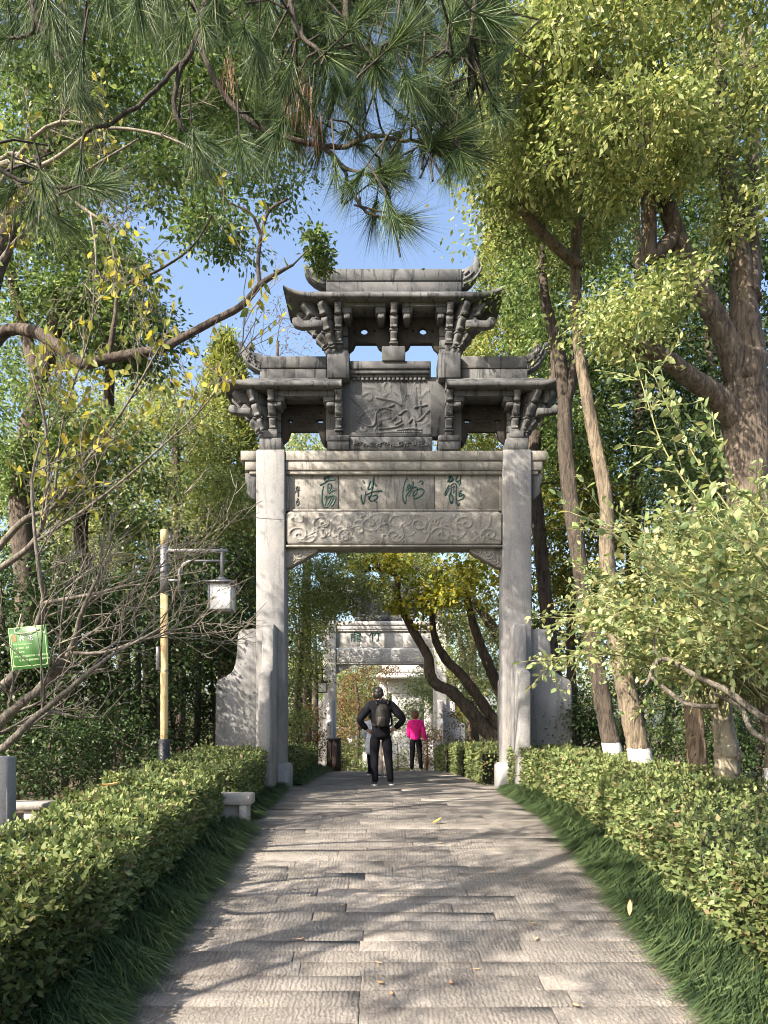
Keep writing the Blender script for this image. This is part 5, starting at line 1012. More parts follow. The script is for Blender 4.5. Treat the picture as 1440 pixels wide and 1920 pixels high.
# ------------------------------------------------------------------ street furniture
M['wood_pole'] = bark_mat('varnished_wood', (.50, .36, .18), (.66, .50, .28), None, 1.2, .15)
M['lamp_grey'] = plain('lamp_grey_metal', (.20, .20, .21), .45, .6, .15, 30)
M['lamp_dark'] = plain('lamp_dark_base', (.025, .028, .035), .5, .2, .3, 30)
M['lamp_brown'] = plain('lamp_brown_metal', (.07, .04, .025), .5, .3, .3, 30)
m, n, b, link = nodes('frosted_glass'); b.inputs['Base Color'].default_value = (.80, .82, .82, 1); b.inputs['Roughness'].default_value = .25
M['frost'] = m
M['bin'] = plain('bin_brown', (.045, .028, .022), .6, 0, .35, 25, .3)
M['bin_top'] = plain('bin_dark_lid', (.03, .03, .032), .5, 0, .2, 25)
def lamp(px, d, label, pole='wood_pole', metal='lamp_grey', base=True, height=None):
    """post with a square lantern hanging from a bracket on its right"""
    x = P(px, 0, d)[0]; g = float(gz(d)); root = thing('lamp_post', (x, d, g), label, 'lamp post', 'lamp posts along the path'); H = height or 3.85
    def part(name, mb, mat, par=None, sm=False, lb=None): return obj(name, mb, M[mat], par or root, sm, label=lb)
    cyl = lambda x0, z0, z1, r, k=16: tube([(x + x0, d, g + z0), (x + x0, d, g + (z0 + z1) / 2), (x + x0, d, g + z1)], r, k)
    mb = MB(); mb.add(*cyl(0, .3, H - .86, .050)); mb.add(*cyl(0, H - .21, H, .050)); part('pole', mb, pole, sm=True)
    mb = MB(); mb.add(*cyl(0, H - .86, H - .21, .0545)); part('sleeve', mb, metal, sm=True)
    mb = MB(); mb.add(*cyl(0, -.05, 1.02, .075)); mb.add(*cyl(0, -.05, .10, .12)); part('base', mb, 'lamp_dark' if pole == 'wood_pole' else metal, sm=True)
    mb = MB(); zc = H - .28
    for bx in ((.05, .86, zc - .02, zc + .02), (.05, .20, zc - .42, zc - .39)): v, q, t = box(x + bx[0], x + bx[1], d - .02, d + .02, g + bx[2], g + bx[3], .004); mb.add(v, q, t)
    a = np.linspace(math.pi, math.pi / 2, 9); pts = [(x + .20, d, g + zc - .58), (x + .20, d, g + zc - .34)] + [(x + .38 + .18 * math.cos(i), d, g + zc - .32 + .18 * math.sin(i)) for i in a] + [(x + .86, d, g + zc - .14)]
    mb.add(*tube(pts, .018, 6)); part('arm', mb, metal)
    L = thing('lantern', (0, 0, 0), None, None); L.parent = root; L.location = (.78, 0, zc); L.name = 'lantern'
    cx = x + .78; z = g + zc
    mb = MB(); v, q, t = box(cx - .018, cx + .018, d - .018, d + .018, z - .36, z + .03, .004); mb.add(v, q, t); v, q, t = box(cx - .05, cx + .05, d - .05, d + .05, z - .41, z - .36, .008); mb.add(v, q, t)
    part('hanger', mb, metal, L)
    mb = MB(); c0 = .20; zt = z - .41
    v = [(cx - c0, d - c0, zt - .05), (cx + c0, d - c0, zt - .05), (cx + c0, d + c0, zt - .05), (cx - c0, d + c0, zt - .05), (cx - c0, d - c0, zt - .03), (cx + c0, d - c0, zt - .03), (cx + c0, d + c0, zt - .03), (cx - c0, d + c0, zt - .03), (cx - .07, d - .07, zt + .005), (cx + .07, d - .07, zt + .005), (cx + .07, d + .07, zt + .005), (cx - .07, d + .07, zt + .005)]
    mb.add(v, [[3, 2, 1, 0], [8, 9, 10, 11]] + [[i, (i + 1) % 4, 4 + (i + 1) % 4, 4 + i] for i in range(4)] + [[4 + i, 4 + (i + 1) % 4, 8 + (i + 1) % 4, 8 + i] for i in range(4)]); part('lantern_roof', mb, metal, L)
    w = .145; z1 = zt - .052; z0 = z1 - .36; mb = MB(); v, q, t = box(cx - w, cx + w, d - w, d + w, z0 + .02, z1, .004); mb.add(v, q, t); part('glass', mb, 'frost', L)
    mb = MB()
    for sx in (-1, 1):
        for sy in (-1, 1): v, q, t = box(cx + sx * w - .011, cx + sx * w + .011, d + sy * w - .011, d + sy * w + .011, z0, z1, .003); mb.add(v, q, t)
    for (zz, e) in ((z0, .022), (z1 - .022, .022)):
        for s_ in (-1, 1):
            v, q, t = box(cx - w - .010, cx + w + .010, d + s_ * w - .0105, d + s_ * w + .0105, zz + .001, zz + e, .003); mb.add(v, q, t); v, q, t = box(cx + s_ * w - .0105, cx + s_ * w + .0105, d - w, d + w, zz + .0015, zz + e - .001, .003); mb.add(v, q, t)
    part('lantern_frame', mb, metal, L)
    if base:
        mb = MB(); v, q, t = box(x - .10, x - .055, d - .05, d - .01, g + 1.95, g + 2.27, .006); mb.add(v, q, t); mb.add(*tube([(x - .08, d, g + 1.93), (x + .06, d - .06, g + 1.95)], .012, 6)); part('cable_box', mb, 'lamp_grey')
    return root
lamp(308, 10.0, 'wooden-look lamp post with grey bracket and square lantern beside the left hedge')
lamp(563, 26.0, 'dark brown lamp post seen through the archway left of the farther archway', 'lamp_brown', 'lamp_brown', False, 3.9)
lamp(628, 39.0, 'distant small lamp post whose lantern shows just behind the litter bin', 'lamp_brown', 'lamp_grey', False, 3.2)

def simple(name, label, cat, loc): return thing(name, loc, label, cat)
# litter bin
bx, bd = P(626, 0, 19)[0], 19.0; g = float(gz(bd)); root = simple('litter_bin', 'dark brown waisted litter bin on the left edge of the path behind the archway', 'litter bin', (bx, bd, g))
mb = MB(); prof = [(.17, 0), (.165, .25), (.15, .33), (.17, .42), (.175, .62), (.16, .80)]
n_ = 8; mb.add(*tube([(bx, bd, g + z) for r, z in prof], [r for r, z in prof], n_)); obj('body', mb, M['bin'], root)
mb = MB(); v, q, t = box(bx - .19, bx + .19, bd - .19, bd + .19, g + .80, g + .86, .02); mb.add(v, q, t); obj('lid', mb, M['bin_top'], root)
mb = MB()
for k in range(8):
    a = k * math.pi / 4 + .39; mb.add(*tube([(bx + .178 * math.cos(a), bd + .178 * math.sin(a), g + .03), (bx + .18 * math.cos(a), bd + .18 * math.sin(a), g + .78)], .014, 4))
obj('slats', mb, M['bin'], root, kind='stuff')
# stone bench in the gap of the hedge
g = float(gz(9.25)); root = simple('stone_bench', 'pale stone slab bench poking out of the gap in the left hedge', 'bench', (-2.3, 9.25, g))
mb = MB(); v, q, t = box(-2.95, -1.64, 9.08, 9.42, g + .27, g + .41, .018); mb.add(v, q, t); obj('seat', mb, M['bench'], root)
for (x0, x1) in ((-1.78, -1.69), (-2.90, -2.75)):
    mb = MB(); v, q, t = box(x0, x1, 9.06, 9.38, g - .05, g + .268, .012); mb.add(v, q, t); obj('leg', mb, M['bench'], root)
mb = MB(); v, q, t = box(-2.74, -1.80, 9.18, 9.26, g - .05, g + .265, .01); mb.add(v, q, t); obj('stretcher', mb, M['bench'], root)
# stone post and kerb at the left edge
p = P(2, 1540, 7.4); g = float(gz(7.4)); root = simple('stone_post', 'square light grey stone post cut by the left edge of the view', 'stone post', (p[0], 7.4, g))
mb = MB(); v, q, t = box(p[0] - .1, p[0] + .095, 7.35, 7.53, g - .1, P(0, 1418, 7.4)[2], .02); mb.add(v, q, t); obj('post', mb, M['stone'], root)
p0, p1 = P(24, 1506, 8.6), P(80, 1520, 8.6); g = float(gz(8.8)); root = simple('low_stone_bench', 'low pale stone slab behind the left hedge next to the stone post', 'bench', ((p0[0] + p1[0]) / 2, 8.7, g))
mb = MB(); v, q, t = box(p0[0] - .9, p1[0], 8.6, 9.0, p1[2], p0[2], .015); mb.add(v, q, t); obj('slab', mb, M['bench'], root)
for x0 in (p0[0] - .7, p1[0] - .25): mb = MB(); v, q, t = box(x0, x0 + .15, 8.65, 8.95, g - .15, p1[2] - .002, .01); mb.add(v, q, t); obj('leg', mb, M['bench'], root)

# green plant name sign hanging in the plum tree
def flat(name, col, r=.45):
    m, n, b, link = nodes(name); f = noise(n, 60, 3, .6, coord(n)); link(ramp(n, [(.3, tuple(c * .9 for c in col)), (.7, col)], f).outputs[0], b.inputs['Base Color']); b.inputs['Roughness'].default_value = r; return m
M['sign_green'] = flat('sign_green', (.04, .14, .03)); M['sign_pale'] = flat('sign_pale_green', (.36, .50, .26)); M['sign_white'] = flat('sign_white', (.62, .62, .58)); M['sign_red'] = flat('sign_red', (.60, .14, .07))
M['cord'] = flat('pale_cord', (.65, .62, .45), .8)
SD = 5.0; pc = P(54, 1214, SD); sg = thing('plant_sign', pc, 'small green name sign for the plum tree hanging from its bare branches', 'sign')
SW, SH_ = .285, .285
mb = MB(); v, q, t = box(-SW / 2, SW / 2, 0, .006, -SH_ / 2, SH_ / 2, .002); mb.add(v + pc, q, t); board = obj('board', mb, M['sign_green'], sg)
def rect(x0, x1, z0, z1, y=-.0015): return [(x0, y, z0), (x1, y, z0), (x1, y, z1), (x0, y, z1)]
mb = MB()
for r_ in ((-SW / 2 + .002, SW / 2 - .002, SH_ / 2 - .006, SH_ / 2 - .001), (-SW / 2 + .001, -SW / 2 + .007, -SH_ / 2, SH_ / 2 - .007), (-.128, .132, .098, .101), (-.128, -.124, -.124, .0975), (.128, .132, -.124, .0975), (-.1235, .1275, -.124, -.120)): mb.add(np.array(rect(*r_)) + pc, [[0, 1, 2, 3]])
for (sx, sz) in ((-1, 1), (-1, -1), (1, -1), (1, 1)):
    cx, cz = (.1275 if sx > 0 else -.1235), (.0975 if sz > 0 else -.1195); mb.add(np.array([(cx, -.0016, cz), (cx - sx * .014, -.0016, cz), (cx, -.0016, cz - sz * .014)]) + pc, None, [[0, 1, 2]])
obj('printed_border', mb, M['sign_pale'], board)
mb = MB(); mb.add(np.array(rect(-.112, -.088, .050, .090)) + pc, [[0, 1, 2, 3]]); obj('red_emblem', mb, M['sign_red'], board)
def sign_text(s, x, z, size, mat, nm):
    c = bpy.data.curves.new('glyph', 'FONT'); c.body = s; c.size = size; c.offset = size * .012; c.resolution_u = 2; o = bpy.data.objects.new('glyph', c); COL.objects.link(o); bpy.context.view_layer.update()
    me = bpy.data.meshes.new_from_object(o.evaluated_get(bpy.context.evaluated_depsgraph_get())); bpy.data.objects.remove(o); me.materials.clear(); me.materials.append(mat)
    k = bpy.data.objects.new(nm, me); COL.objects.link(k); k.parent = board; k.location = (x, -.002, z); k.rotation_euler = (math.pi / 2, 0, 0); return k
sign_text('梅', -.062, .050, .042, M['sign_white'], 'printed_title'); sign_text('花', -.002, .050, .042, M['sign_white'], 'printed_title')
for i, s in enumerate(['学名: Armeniaca mume', '科属: 蔷薇科  杏属', '别名: 春梅花', '特性: 喜温暖湿润的环境, 小枝绿色光滑', '        花, 单生或, 香味浓郁而, 早春先叶开']): sign_text(s, -.114, .022 - i * .0275, .0148, M['sign_pale'], 'printed_line')
mb = MB(); hook = P(45, 1150, SD) - pc
for pts in ([(-.09, -.004, .128), (-.06, -.01, .15), hook], [(-.09, -.006, .128), (-.08, -.008, .105), (.0, -.012, .098), (.09, -.006, .118)]):
    mb.add(*tube(spline(np.array(pts) + pc, 6), .0028, 5))
obj('cord', mb, M['cord'], sg)
sg.rotation_euler = (math.radians(3), math.radians(-4), math.radians(-10))
# ------------------------------------------------------------------ people
def ellip(mb, c, r, rot=0.0, n=14):
    u = np.linspace(0, 2 * np.pi, n, endpoint=False); w = np.linspace(0, np.pi, n // 2 + 2)[1:-1]; U_, W_ = np.meshgrid(u, w)
    v = np.stack([np.sin(W_) * np.cos(U_), np.sin(W_) * np.sin(U_), np.cos(W_)], -1).reshape(-1, 3) * r; c_, s_ = math.cos(rot), math.sin(rot)
    v = np.stack([v[:, 0], v[:, 1] * c_ - v[:, 2] * s_, v[:, 1] * s_ + v[:, 2] * c_], 1) + c; k = len(w); i = np.arange(k - 1)[:, None] * n; j = np.arange(n)[None]; j2 = (j + 1) % n
    top_, bot = np.array([0, -s_ * r[2], c_ * r[2]]) + c, -np.array([0, -s_ * r[2], c_ * r[2]]) + c
    mb.add(np.vstack([v, top_, bot]), np.stack([i + j, i + n + j, i + n + j2, i + j2], -1).reshape(-1, 4), [[k * n, a, (a + 1) % n] for a in range(n)] + [[k * n + 1, (k - 1) * n + (a + 1) % n, (k - 1) * n + a] for a in range(n)])
def skin(name, verts, edges, root_i, mat, parent, sub=2, extra=None, label=None):
    """verts: {key: (x, y, z, rx[, ry])} relative to the person's feet"""
    keys = list(verts); me = bpy.data.meshes.new(name); me.from_pydata([verts[k][:3] for k in keys], [(keys.index(a), keys.index(b)) for a, b in edges], [])
    o = bpy.data.objects.new(name, me); COL.objects.link(o); md = o.modifiers.new('skin', 'SKIN'); sv = me.skin_vertices[0].data
    for i, k in enumerate(keys):
        v = verts[k]; sv[i].radius = (v[3], v[4] if len(v) > 4 else v[3]); sv[i].use_root = (k == root_i)
    md.use_smooth_shade = True; s = o.modifiers.new('sub', 'SUBSURF'); s.levels = sub; s.render_levels = sub; bpy.context.view_layer.update()
    m2 = bpy.data.meshes.new_from_object(o.evaluated_get(bpy.context.evaluated_depsgraph_get())); bpy.data.objects.remove(o); bpy.data.meshes.remove(me)
    if extra:
        bm = bmesh.new(); bm.from_mesh(m2); em = extra.mesh('x', smooth=True); bm.from_mesh(em); bm.to_mesh(m2); bm.free()
    m2.name = name; m2.materials.clear(); m2.materials.append(mat); m2.polygons.foreach_set('use_smooth', np.ones(len(m2.polygons), bool))
    k = bpy.data.objects.new(name, m2); COL.objects.link(k); k.parent = parent
    if label: k['label'] = label
    return k
def fabric(name, col, rough=.85, sheen=.2):
    m, n, b, link = nodes(name); c = coord(n); f = noise(n, 9, 4, .6, c, .6); link(ramp(n, [(.3, tuple(x * .75 for x in col)), (.7, tuple(min(1, x * 1.2) for x in col))], f).outputs[0], b.inputs['Base Color'])
    b.inputs['Roughness'].default_value = rough; b.inputs['Specular IOR Level'].default_value = .12; bump(n, b, f, .35, .03); return m
M['skin'] = plain('skin', (.42, .25, .17), .5, 0, .08, 20); M['black_cloth'] = fabric('black_cloth', (.006, .0065, .010)); M['black_shell'] = fabric('black_jacket_cloth', (.007, .0075, .011), .8)
M['pink'] = fabric('pink_cloth', (.90, .03, .28), .8); M['hair_black'] = plain('black_hair', (.012, .011, .011), .45, 0, .3, 60, .4); M['hair_red'] = plain('reddish_hair', (.17, .065, .035), .45, 0, .35, 60, .4)
M['shoe'] = plain('dark_shoe', (.03, .03, .035), .5); M['sole'] = plain('white_sole', (.65, .65, .63), .6); M['beige'] = fabric('beige_cloth', (.50, .43, .36)); M['white_cloth'] = fabric('white_cloth', (.70, .72, .75))
M['pack'] = fabric('backpack_cloth', (.022, .021, .020), .6); M['pack2'] = fabric('backpack_pocket_cloth', (.075, .066, .060), .5)
def hand(mb, w, d, k=.092, curl=.5, side=1):
    """palm-rooted fingers from wrist point w along direction d"""
    w = np.array(w, float); d = unit(np.array(d, float)); s = unit(np.cross(d, [0, 1, .2])) * side; dn = np.cross(d, s)
    for i, l in enumerate((.072, .08, .075, .06)):
        o = w + d * k * .8 + s * (i - 1.5) * .019; mb.add(*tube(spline([o, o + d * l * .5, o + d * l * .85 + dn * l * curl * .35, o + d * l * 1.0 + dn * l * curl * .8], 2), [.0088] * 5 + [.008, .006], 6))
    o = w + d * k * .25 - s * .028; mb.add(*tube(spline([o, o - s * .022 + d * .03, o - s * .028 + d * .055], 2), [.011, .011, .010, .009, .007], 6))
def person(loc, yaw, H, label, pose, top, top_m, leg_m, hair_m, hair_long=False, name='person'):
    k = H / 1.72; root = thing(name, loc, label, 'person'); root.rotation_euler = (0, 0, yaw)
    V = {'pel': (0, 0, .95, .135, .10), 'bel': (0, 0, 1.08, .125, .095), 'che': (0, .0, 1.27, .145, .10), 'ucl': (0, 0, 1.40, .10, .08), 'nec': (0, .01, 1.47, .052), 'jaw': (0, .035, 1.535, .062, .07), 'hea': (0, .03, 1.61, .078, .092), 'cro': (0, .02, 1.66, .050, .058)}
    V.update(pose); V = {q: tuple(x * k for x in v) for q, v in V.items()}
    E_ = [('pel', 'bel'), ('bel', 'che'), ('che', 'ucl'), ('ucl', 'nec'), ('nec', 'jaw'), ('jaw', 'hea'), ('hea', 'cro')]
    for s in 'lr': E_ += [('pel', 'hip' + s), ('hip' + s, 'kne' + s), ('kne' + s, 'ank' + s), ('ank' + s, 'toe' + s), ('ucl', 'sho' + s), ('sho' + s, 'elb' + s), ('elb' + s, 'wri' + s), ('wri' + s, 'pal' + s)]
    ex = MB(); he, ja = np.array(V['hea'][:3]), np.array(V['jaw'][:3])
    for s, sg_ in (('l', -1), ('r', 1)):
        w, p_ = np.array(V['wri' + s][:3]), np.array(V['pal' + s][:3]); hand(ex, w, p_ - w, .09 * k, .5, sg_)
        e = he + np.array([sg_ * .084 * k, -.005, -.02 * k]); ex.add(*tube([e + [0, .012, -.03 * k], e + [sg_ * .012, 0, 0], e + [0, .01, .03 * k]], [.008, .014, .010], 6))        # ears
        ex.add(*tube([he + [sg_ * .03 * k, .082 * k, -.005 * k], he + [sg_ * .03 * k, .092 * k, -.005 * k]], .010 * k, 6))                                               # eyes
    ex.add(*tube([he + [0, .088 * k, .005], he + [0, .112 * k, -.03 * k], he + [0, .09 * k, -.045 * k]], [.008, .014, .010], 6)); ex.add(*tube([he + [-.025, .082 * k, -.065 * k], he + [0, .092 * k, -.067 * k], he + [.025, .082 * k, -.065 * k]], .006, 5))
    skin('body', V, E_, 'pel', M['skin'], root, 2, ex)
    g_ = lambda key, gr, dz=0: (V[key][0], V[key][1], V[key][2] + dz, V[key][3] + gr, (V[key][4] if len(V[key]) > 4 else V[key][3]) + gr)
    LV = {'pel': g_('pel', .022), 'wai': (V['pel'][0], V['pel'][1], V['pel'][2] + .10 * k, .14 * k, .115 * k)}; LE = [('pel', 'wai')]
    for s in 'lr':
        LV['hip' + s] = g_('hip' + s, .022); LV['kne' + s] = g_('kne' + s, .020); a, b_ = np.array(V['kne' + s][:3]), np.array(V['ank' + s][:3]); m_ = a * .15 + b_ * .85; LV['cuf' + s] = (*m_, .058 * k, .062 * k); m2 = b_ + [0, 0, -.045]; LV['hem' + s] = (*m2, .060 * k, .066 * k)
        LE += [('pel', 'hip' + s), ('hip' + s, 'kne' + s), ('kne' + s, 'cuf' + s), ('cuf' + s, 'hem' + s)]
    skin('trousers', LV, LE, 'pel', leg_m, root)
    TV = {'hem': (V['pel'][0], V['pel'][1], V['pel'][2] + (top['hem'] - .07) * k, top['w'] * k, top['w'] * .82 * k), 'hp': (V['pel'][0], V['pel'][1], V['pel'][2] + (top['hem'] * .4 + .02) * k, top['w'] * 1.0 * k, top['w'] * .82 * k), 'bel': g_('bel', top['g']), 'che': g_('che', top['g']), 'ucl': g_('ucl', top['g'] * 1.1), 'col': (V['nec'][0], V['nec'][1], V['nec'][2] - .005, .062 * k + top.get('c', 0))}
    TE = [('hem', 'hp'), ('hp', 'bel'), ('bel', 'che'), ('che', 'ucl'), ('ucl', 'col')]
    for s in 'lr':
        for q, gr in (('sho', .022), ('elb', .020)): TV[q + s] = g_(q + s, gr + top['g'] * .3)
        w = np.array(V['wri' + s][:3]) * .92 + np.array(V['elb' + s][:3]) * .08; TV['wri' + s] = (*w, .046 * k, .046 * k); TE += [('ucl', 'sho' + s), ('sho' + s, 'elb' + s), ('elb' + s, 'wri' + s)]
    jk = skin('jacket', TV, TE, 'che', top_m, root)
    c = he
    mb = MB(); ellip(mb, c + np.array([0, -.004, .035]) * k, np.array([.090, .102, .082]) * k, .25, 20); ellip(mb, c + np.array([0, -.040, -.02 if not hair_long else -.04]) * k, np.array([.084, .066, .085 if not hair_long else .105]) * k, 0, 18)
    if hair_long: ellip(mb, c + np.array([-.045, -.03, -.07]) * k, np.array([.045, .055, .06]) * k); ellip(mb, c + np.array([.045, -.03, -.07]) * k, np.array([.045, .055, .06]) * k)
    rs_ = np.random.RandomState(int(H * 100))
    for _ in range(60):                                    # uneven locks
        a_ = rs_.uniform(math.pi, 2 * math.pi); z_ = rs_.uniform(-.08, .10); r_ = math.sqrt(max(.05, 1 - (z_ / .12) ** 2)); o_ = c + np.array([.084 * r_ * math.cos(a_), -.01 + .090 * r_ * math.sin(a_), z_]) * k
        mb.add(*tube([o_ + [0, 0, .02], o_ + [rs_.uniform(-.006, .006), -.004, -.012], o_ + [rs_.uniform(-.012, .012), .0, -.04]], [.007, .008, .002], 4))
    ho = bpy.data.objects.new('hair', mb.mesh('hair', smooth=True)); ho.data.materials.append(hair_m); COL.objects.link(ho); ho.parent = root
    for s in 'lr':
        a, t_ = np.array(V['ank' + s][:3]), np.array(V['toe' + s][:3]); hz = a[2]; mid = (a + t_) / 2
        skin('shoe', {'h': (a[0], a[1] - .035, .055, .045, .048), 'm': (mid[0], mid[1], .05, .046, .042), 't': (t_[0], t_[1] + .02, .042, .046, .034)}, [('h', 'm'), ('m', 't')], 'm', M['shoe'], root, 1)
        mb = MB(); o = [(mid[0] + .052 * math.cos(i) * k, (a[1] + t_[1]) / 2 + (t_[1] - a[1] + .16) * .5 * math.sin(i)) for i in np.linspace(0, 6.283, 13)[:-1]]; v, q, t = prism(o, .002, .028, 'z', .004); mb.add(v, q, t)
        so = bpy.data.objects.new('shoe_sole', mb.mesh('shoe_sole')); so.data.materials.append(M['sole']); COL.objects.link(so); so.parent = root
    return root, jk, V, k
def feet(x, pxfeet, d): return (x, d, float(gz(d)) + .012)
# man with hands on his hips, seen from behind
d = 13.35; x = P(714, 0, d)[0]
man = {'hipl': (-.095, 0, .90, .090), 'knel': (-.115, .01, .50, .062), 'ankl': (-.10, -.06, .09, .045), 'toel': (-.13, .10, .035, .036, .03), 'hipr': (.095, 0, .90, .090), 'kner': (.13, .03, .50, .062), 'ankr': (.175, .03, .09, .045), 'toer': (.21, .18, .035, .036, .03),
       'shol': (-.185, 0, 1.39, .058), 'elbl': (-.385, -.05, 1.13, .044), 'wril': (-.215, .01, .95, .032), 'pall': (-.15, .07, .915, .036, .022), 'shor': (.185, 0, 1.39, .058), 'elbr': (.400, -.06, 1.14, .044), 'wrir': (.225, .01, .97, .032), 'palr': (.16, .07, .935, .036, .022),
       'nec': (-.012, .03, 1.47, .055), 'jaw': (-.035, .065, 1.53, .062, .07), 'hea': (-.042, .06, 1.60, .078, .092), 'cro': (-.045, .05, 1.65, .050, .058)}
root, jk, V, k = person((x, d, float(gz(d))), math.radians(4), 1.79, 'man in black jacket and trousers with a backpack, hands on his hips', man, {'hem': -.10, 'w': .185, 'g': .035, 'c': .02}, M['black_shell'], M['black_cloth'], M['hair_black'])
BP = {'a': (0.02, -.18, 1.02, .115, .075), 'b': (0.02, -.20, 1.16, .135, .095), 'c': (0.02, -.18, 1.30, .125, .080), 'd': (0.02, -.14, 1.42, .085, .05)}
bp = thing('backpack', (0, 0, 0), 'black backpack with a grey front pocket worn by the man in black', 'backpack'); bp.location = root.location; bp.rotation_euler = root.rotation_euler
skin('pack_body', {q: tuple(z * k for z in v) for q, v in BP.items()}, [('a', 'b'), ('b', 'c'), ('c', 'd')], 'b', M['pack'], bp)
skin('front_pocket', {q: tuple(z * k for z in v) for q, v in {'a': (-.02, -.285, 1.02, .075, .03), 'b': (-.01, -.305, 1.12, .09, .03), 'c': (.0, -.29, 1.19, .075, .025)}.items()}, [('a', 'b'), ('b', 'c')], 'b', M['pack2'], bp, 2, None, 'pale grey front pocket')
for s_ in (-1, 1):
    mb = MB(); mb.add(*tube(spline(np.array([(.02 + s_ * .09, -.12, 1.40), (.02 + s_ * .12, -.05, 1.475), (.01 + s_ * .14, .10, 1.42), (.01 + s_ * .17, .12, 1.25), (.02 + s_ * .17, -.02, 1.08), (.02 + s_ * .12, -.14, 1.03)]) * k, 5), .019, 6)); o = bpy.data.objects.new('strap', mb.mesh('strap', smooth=True)); o.data.materials.append(M['pack']); COL.objects.link(o); o.parent = bp
mb = MB(); mb.add(*tube(spline(np.array([(-.02, -.13, 1.46), (.02, -.15, 1.51), (.06, -.13, 1.46)]) * k, 4), .010, 5)); v, q, t = box(-.002, .03, -.262, -.25, 1.30, 1.335, .004); mb.add(v * k, q, t); o = bpy.data.objects.new('handle', mb.mesh('handle', smooth=True)); o.data.materials.append(M['sole'] if False else M['pack2']); COL.objects.link(o); o.parent = bp
# walker in pink
d = 19.4; x = P(779, 0, d)[0]
wo = {'hipl': (-.085, 0, .90, .085), 'knel': (-.09, -.01, .49, .056), 'ankl': (-.10, -.03, .09, .04), 'toel': (-.11, .12, .035, .034, .028), 'hipr': (.085, 0, .90, .085), 'kner': (.12, .03, .50, .056), 'ankr': (.16, .02, .09, .04), 'toer': (.18, .17, .035, .034, .028),
      'shol': (-.16, 0, 1.37, .05), 'elbl': (-.205, -.01, 1.10, .038), 'wril': (-.16, .12, .92, .028), 'pall': (-.12, .18, .89, .032, .02), 'shor': (.16, 0, 1.37, .05), 'elbr': (.235, -.02, 1.09, .038), 'wrir': (.30, .03, .84, .028), 'palr': (.315, .05, .77, .032, .02)}
person((x, d, float(gz(d))), math.radians(-6), 1.58, 'person in a bright pink jacket and black trousers walking away along the path', wo, {'hem': -.03, 'w': .165, 'g': .038, 'c': .012}, M['pink'], M['black_cloth'], M['hair_red'], True)
# walkers almost hidden behind the man
d = 15.6; x = P(712, 0, d)[0]
w3 = dict(wo); w3.update({'hipr': (.08, 0, .90, .085), 'kner': (.075, .02, .50, .06), 'ankr': (.07, .0, .09, .042), 'toer': (.08, .15, .035, .034, .028), 'knel': (-.05, .02, .50, .06), 'ankl': (-.045, .0, .09, .042), 'wrir': (.20, .10, .90, .028), 'palr': (.18, .15, .86, .032, .02), 'elbr': (.20, -.01, 1.10, .038)})
person((x + .05, d, float(gz(d))), 0, 1.50, 'person in beige trousers mostly hidden behind the man in black, legs seen between his', w3, {'hem': -.05, 'w': .15, 'g': .02, 'c': .01}, M['white_cloth'], M['beige'], M['hair_black'])
d = 16.6; x = P(697, 0, d)[0]
w4 = dict(w3)
person((x, d, float(gz(d))), 0, 1.45, 'small walker in white coat mostly hidden behind the left leg of the man', w4, {'hem': -.38, 'w': .20, 'g': .02, 'c': .01}, M['white_cloth'], M['black_cloth'], M['hair_black'])
# ------------------------------------------------------------------ fallen leaves
M['fallen'] = leaf_mat('fallen_leaf', [(.30, .16, .07), (.40, .26, .12), (.22, .12, .06)], .15, .6, .3); M['fallen_y'] = leaf_mat('fallen_yellow_leaf', [(.50, .42, .08), (.55, .45, .10)], .4, .5, .3); M['fallen_tan'] = leaf_mat('fallen_tan_leaf', [(.52, .33, .18), (.55, .36, .2)], .3, .55, .3)
def fleaf(x, y, L, w, yaw, mat, label, lift=.012, tilt=0, group=None, z=None):
    g = float(gz(y)) + lift if z is None else z; mb = MB(); N = 7; s = np.linspace(0, 1, N); wd = w * np.sin(np.pi * np.clip(s, .03, 1)) ** .8 * .5; cu = .25 * L * (s - .5) ** 2
    v = np.concatenate([np.stack([s * L - L / 2, wd, cu + .15 * w], 1), np.stack([s * L - L / 2, 0 * s, cu], 1), np.stack([s * L - L / 2, -wd, cu + .15 * w], 1)])
    i = np.arange(N - 1)[:, None]; mb.add(v, np.concatenate([i + [0, 1, N + 1, N], i + [N, N + 1, 2 * N + 1, 2 * N]])); o = obj('fallen_leaf', mb, M[mat]); o.location = (x, y, g); o.rotation_euler = (0, -tilt, yaw)
    o.data.polygons.foreach_set('use_smooth', np.ones(len(o.data.polygons), bool)); tag(o, label, 'leaf', group)
p = P(820, 1546, 9.35); fleaf(p[0], 9.35, .13, .07, .3, 'fallen_y', 'curled yellow leaf standing up in the middle of the path', .04, .5)
p = P(1181, 1702, 5.6); fleaf(p[0], 5.6, .13, .035, 1.2, 'fallen', 'long tan dry leaf caught upright on the right grass edge', 0, 1.0, None, p[2])
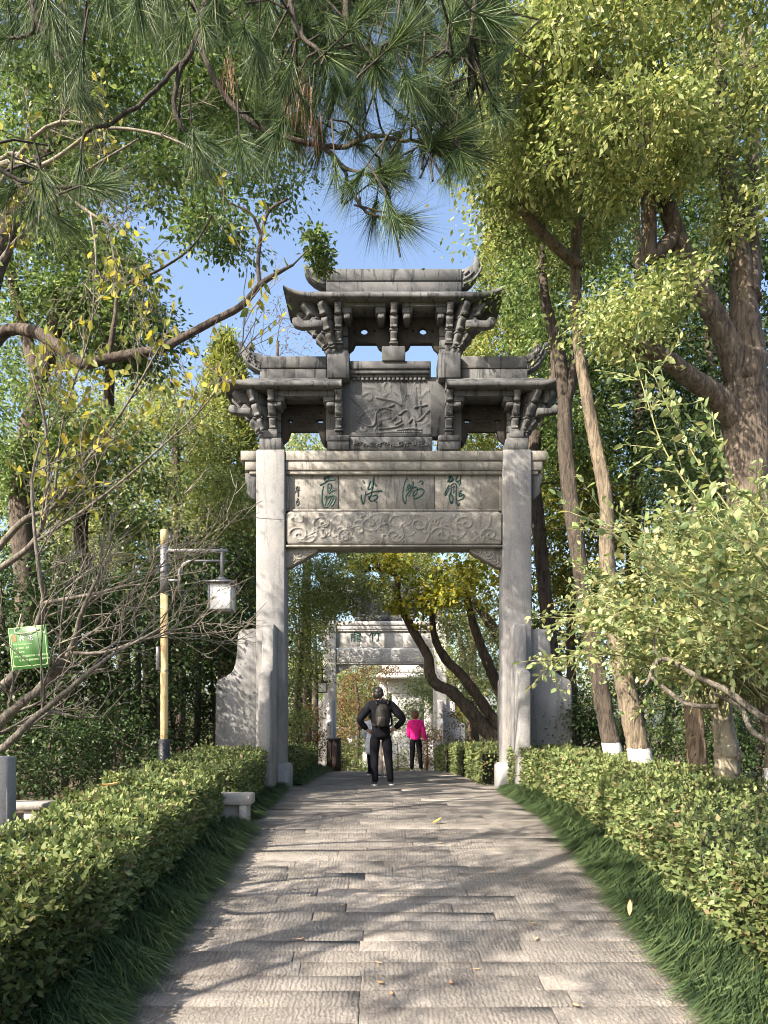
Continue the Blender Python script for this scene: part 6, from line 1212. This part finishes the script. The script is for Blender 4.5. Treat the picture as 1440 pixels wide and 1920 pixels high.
p = P(870, 1482, 13.0); fleaf(P(893, 0, 16.5)[0], 16.5, .22, .15, 1.0, 'fallen_tan', 'orange-tan leaf lying at the foot of the hedge behind the right pillar', .03, .4)
fleaf(P(1102, 0, 7.5)[0], 7.5, .12, .07, .5, 'fallen', 'brown leaf at the very edge of the right grass', .03, .2)
for (px, py, d) in [(845, 1826, 4.9), (893, 1808, 5.1), (710, 1800, 5.2), (712, 1830, 4.9), (1005, 1770, 5.6), (598, 1606, 7.6), (826, 1580, 8.3), (987, 1648, 7.0), (1000, 1735, 5.9), (733, 1852, 4.75), (960, 1520, 10.2), (640, 1700, 6.3), (920, 1630, 7.2), (560, 1760, 5.6), (1080, 1880, 4.6)]:
    fleaf(P(px, py, d)[0], d, random.uniform(.05, .09), random.uniform(.02, .035), random.uniform(0, 6), random.choice(['fallen', 'fallen_tan']), 'small dry leaf lying flat on the stone paving', .014, 0, 'small dry leaves scattered on the path')
rs = np.random.RandomState(31); n_ = 900; y = rs.uniform(2.5, 13, n_); sd_ = rs.rand(n_) < .5; x = np.where(sd_, -1.42 + np.abs(rs.randn(n_)) * .10, 1.93 - np.abs(rs.randn(n_)) * .10)
far_ = rs.rand(n_) < .12; x[far_] = rs.uniform(-1.4, 1.9, far_.sum()); pos = np.stack([x, y, gz(y) + rs.uniform(.003, .008, n_)], 1); an = rs.rand(n_) * 6.283; l = rs.uniform(.006, .028, n_)
mb = MB(); leaves(mb, pos, np.stack([np.cos(an), np.sin(an), rs.uniform(0, .15, n_)], 1), NUP + rs.randn(n_, 3) * .15, l, l * .5); tag(obj('leaf_litter', mb, M['fallen']), 'tiny brown leaf crumbs gathered along both edges of the paving', 'leaf litter', None, 'stuff')
hl = [(P(205, 0, 7.6)[0], 7.6, 'dead broad brown leaf resting on top of the left hedge', .20, .12), (P(1285, 0, 6.2)[0] + .0, 6.4, 'reddish dry leaf lodged on top of the right hedge', .09, .05)]
for x, y, lb, L, w in hl: fleaf(x, y, L, w, .4, 'fallen', lb, 0, .1, None, float(gz(y)) + .78)
bpy.context.view_layer.update()
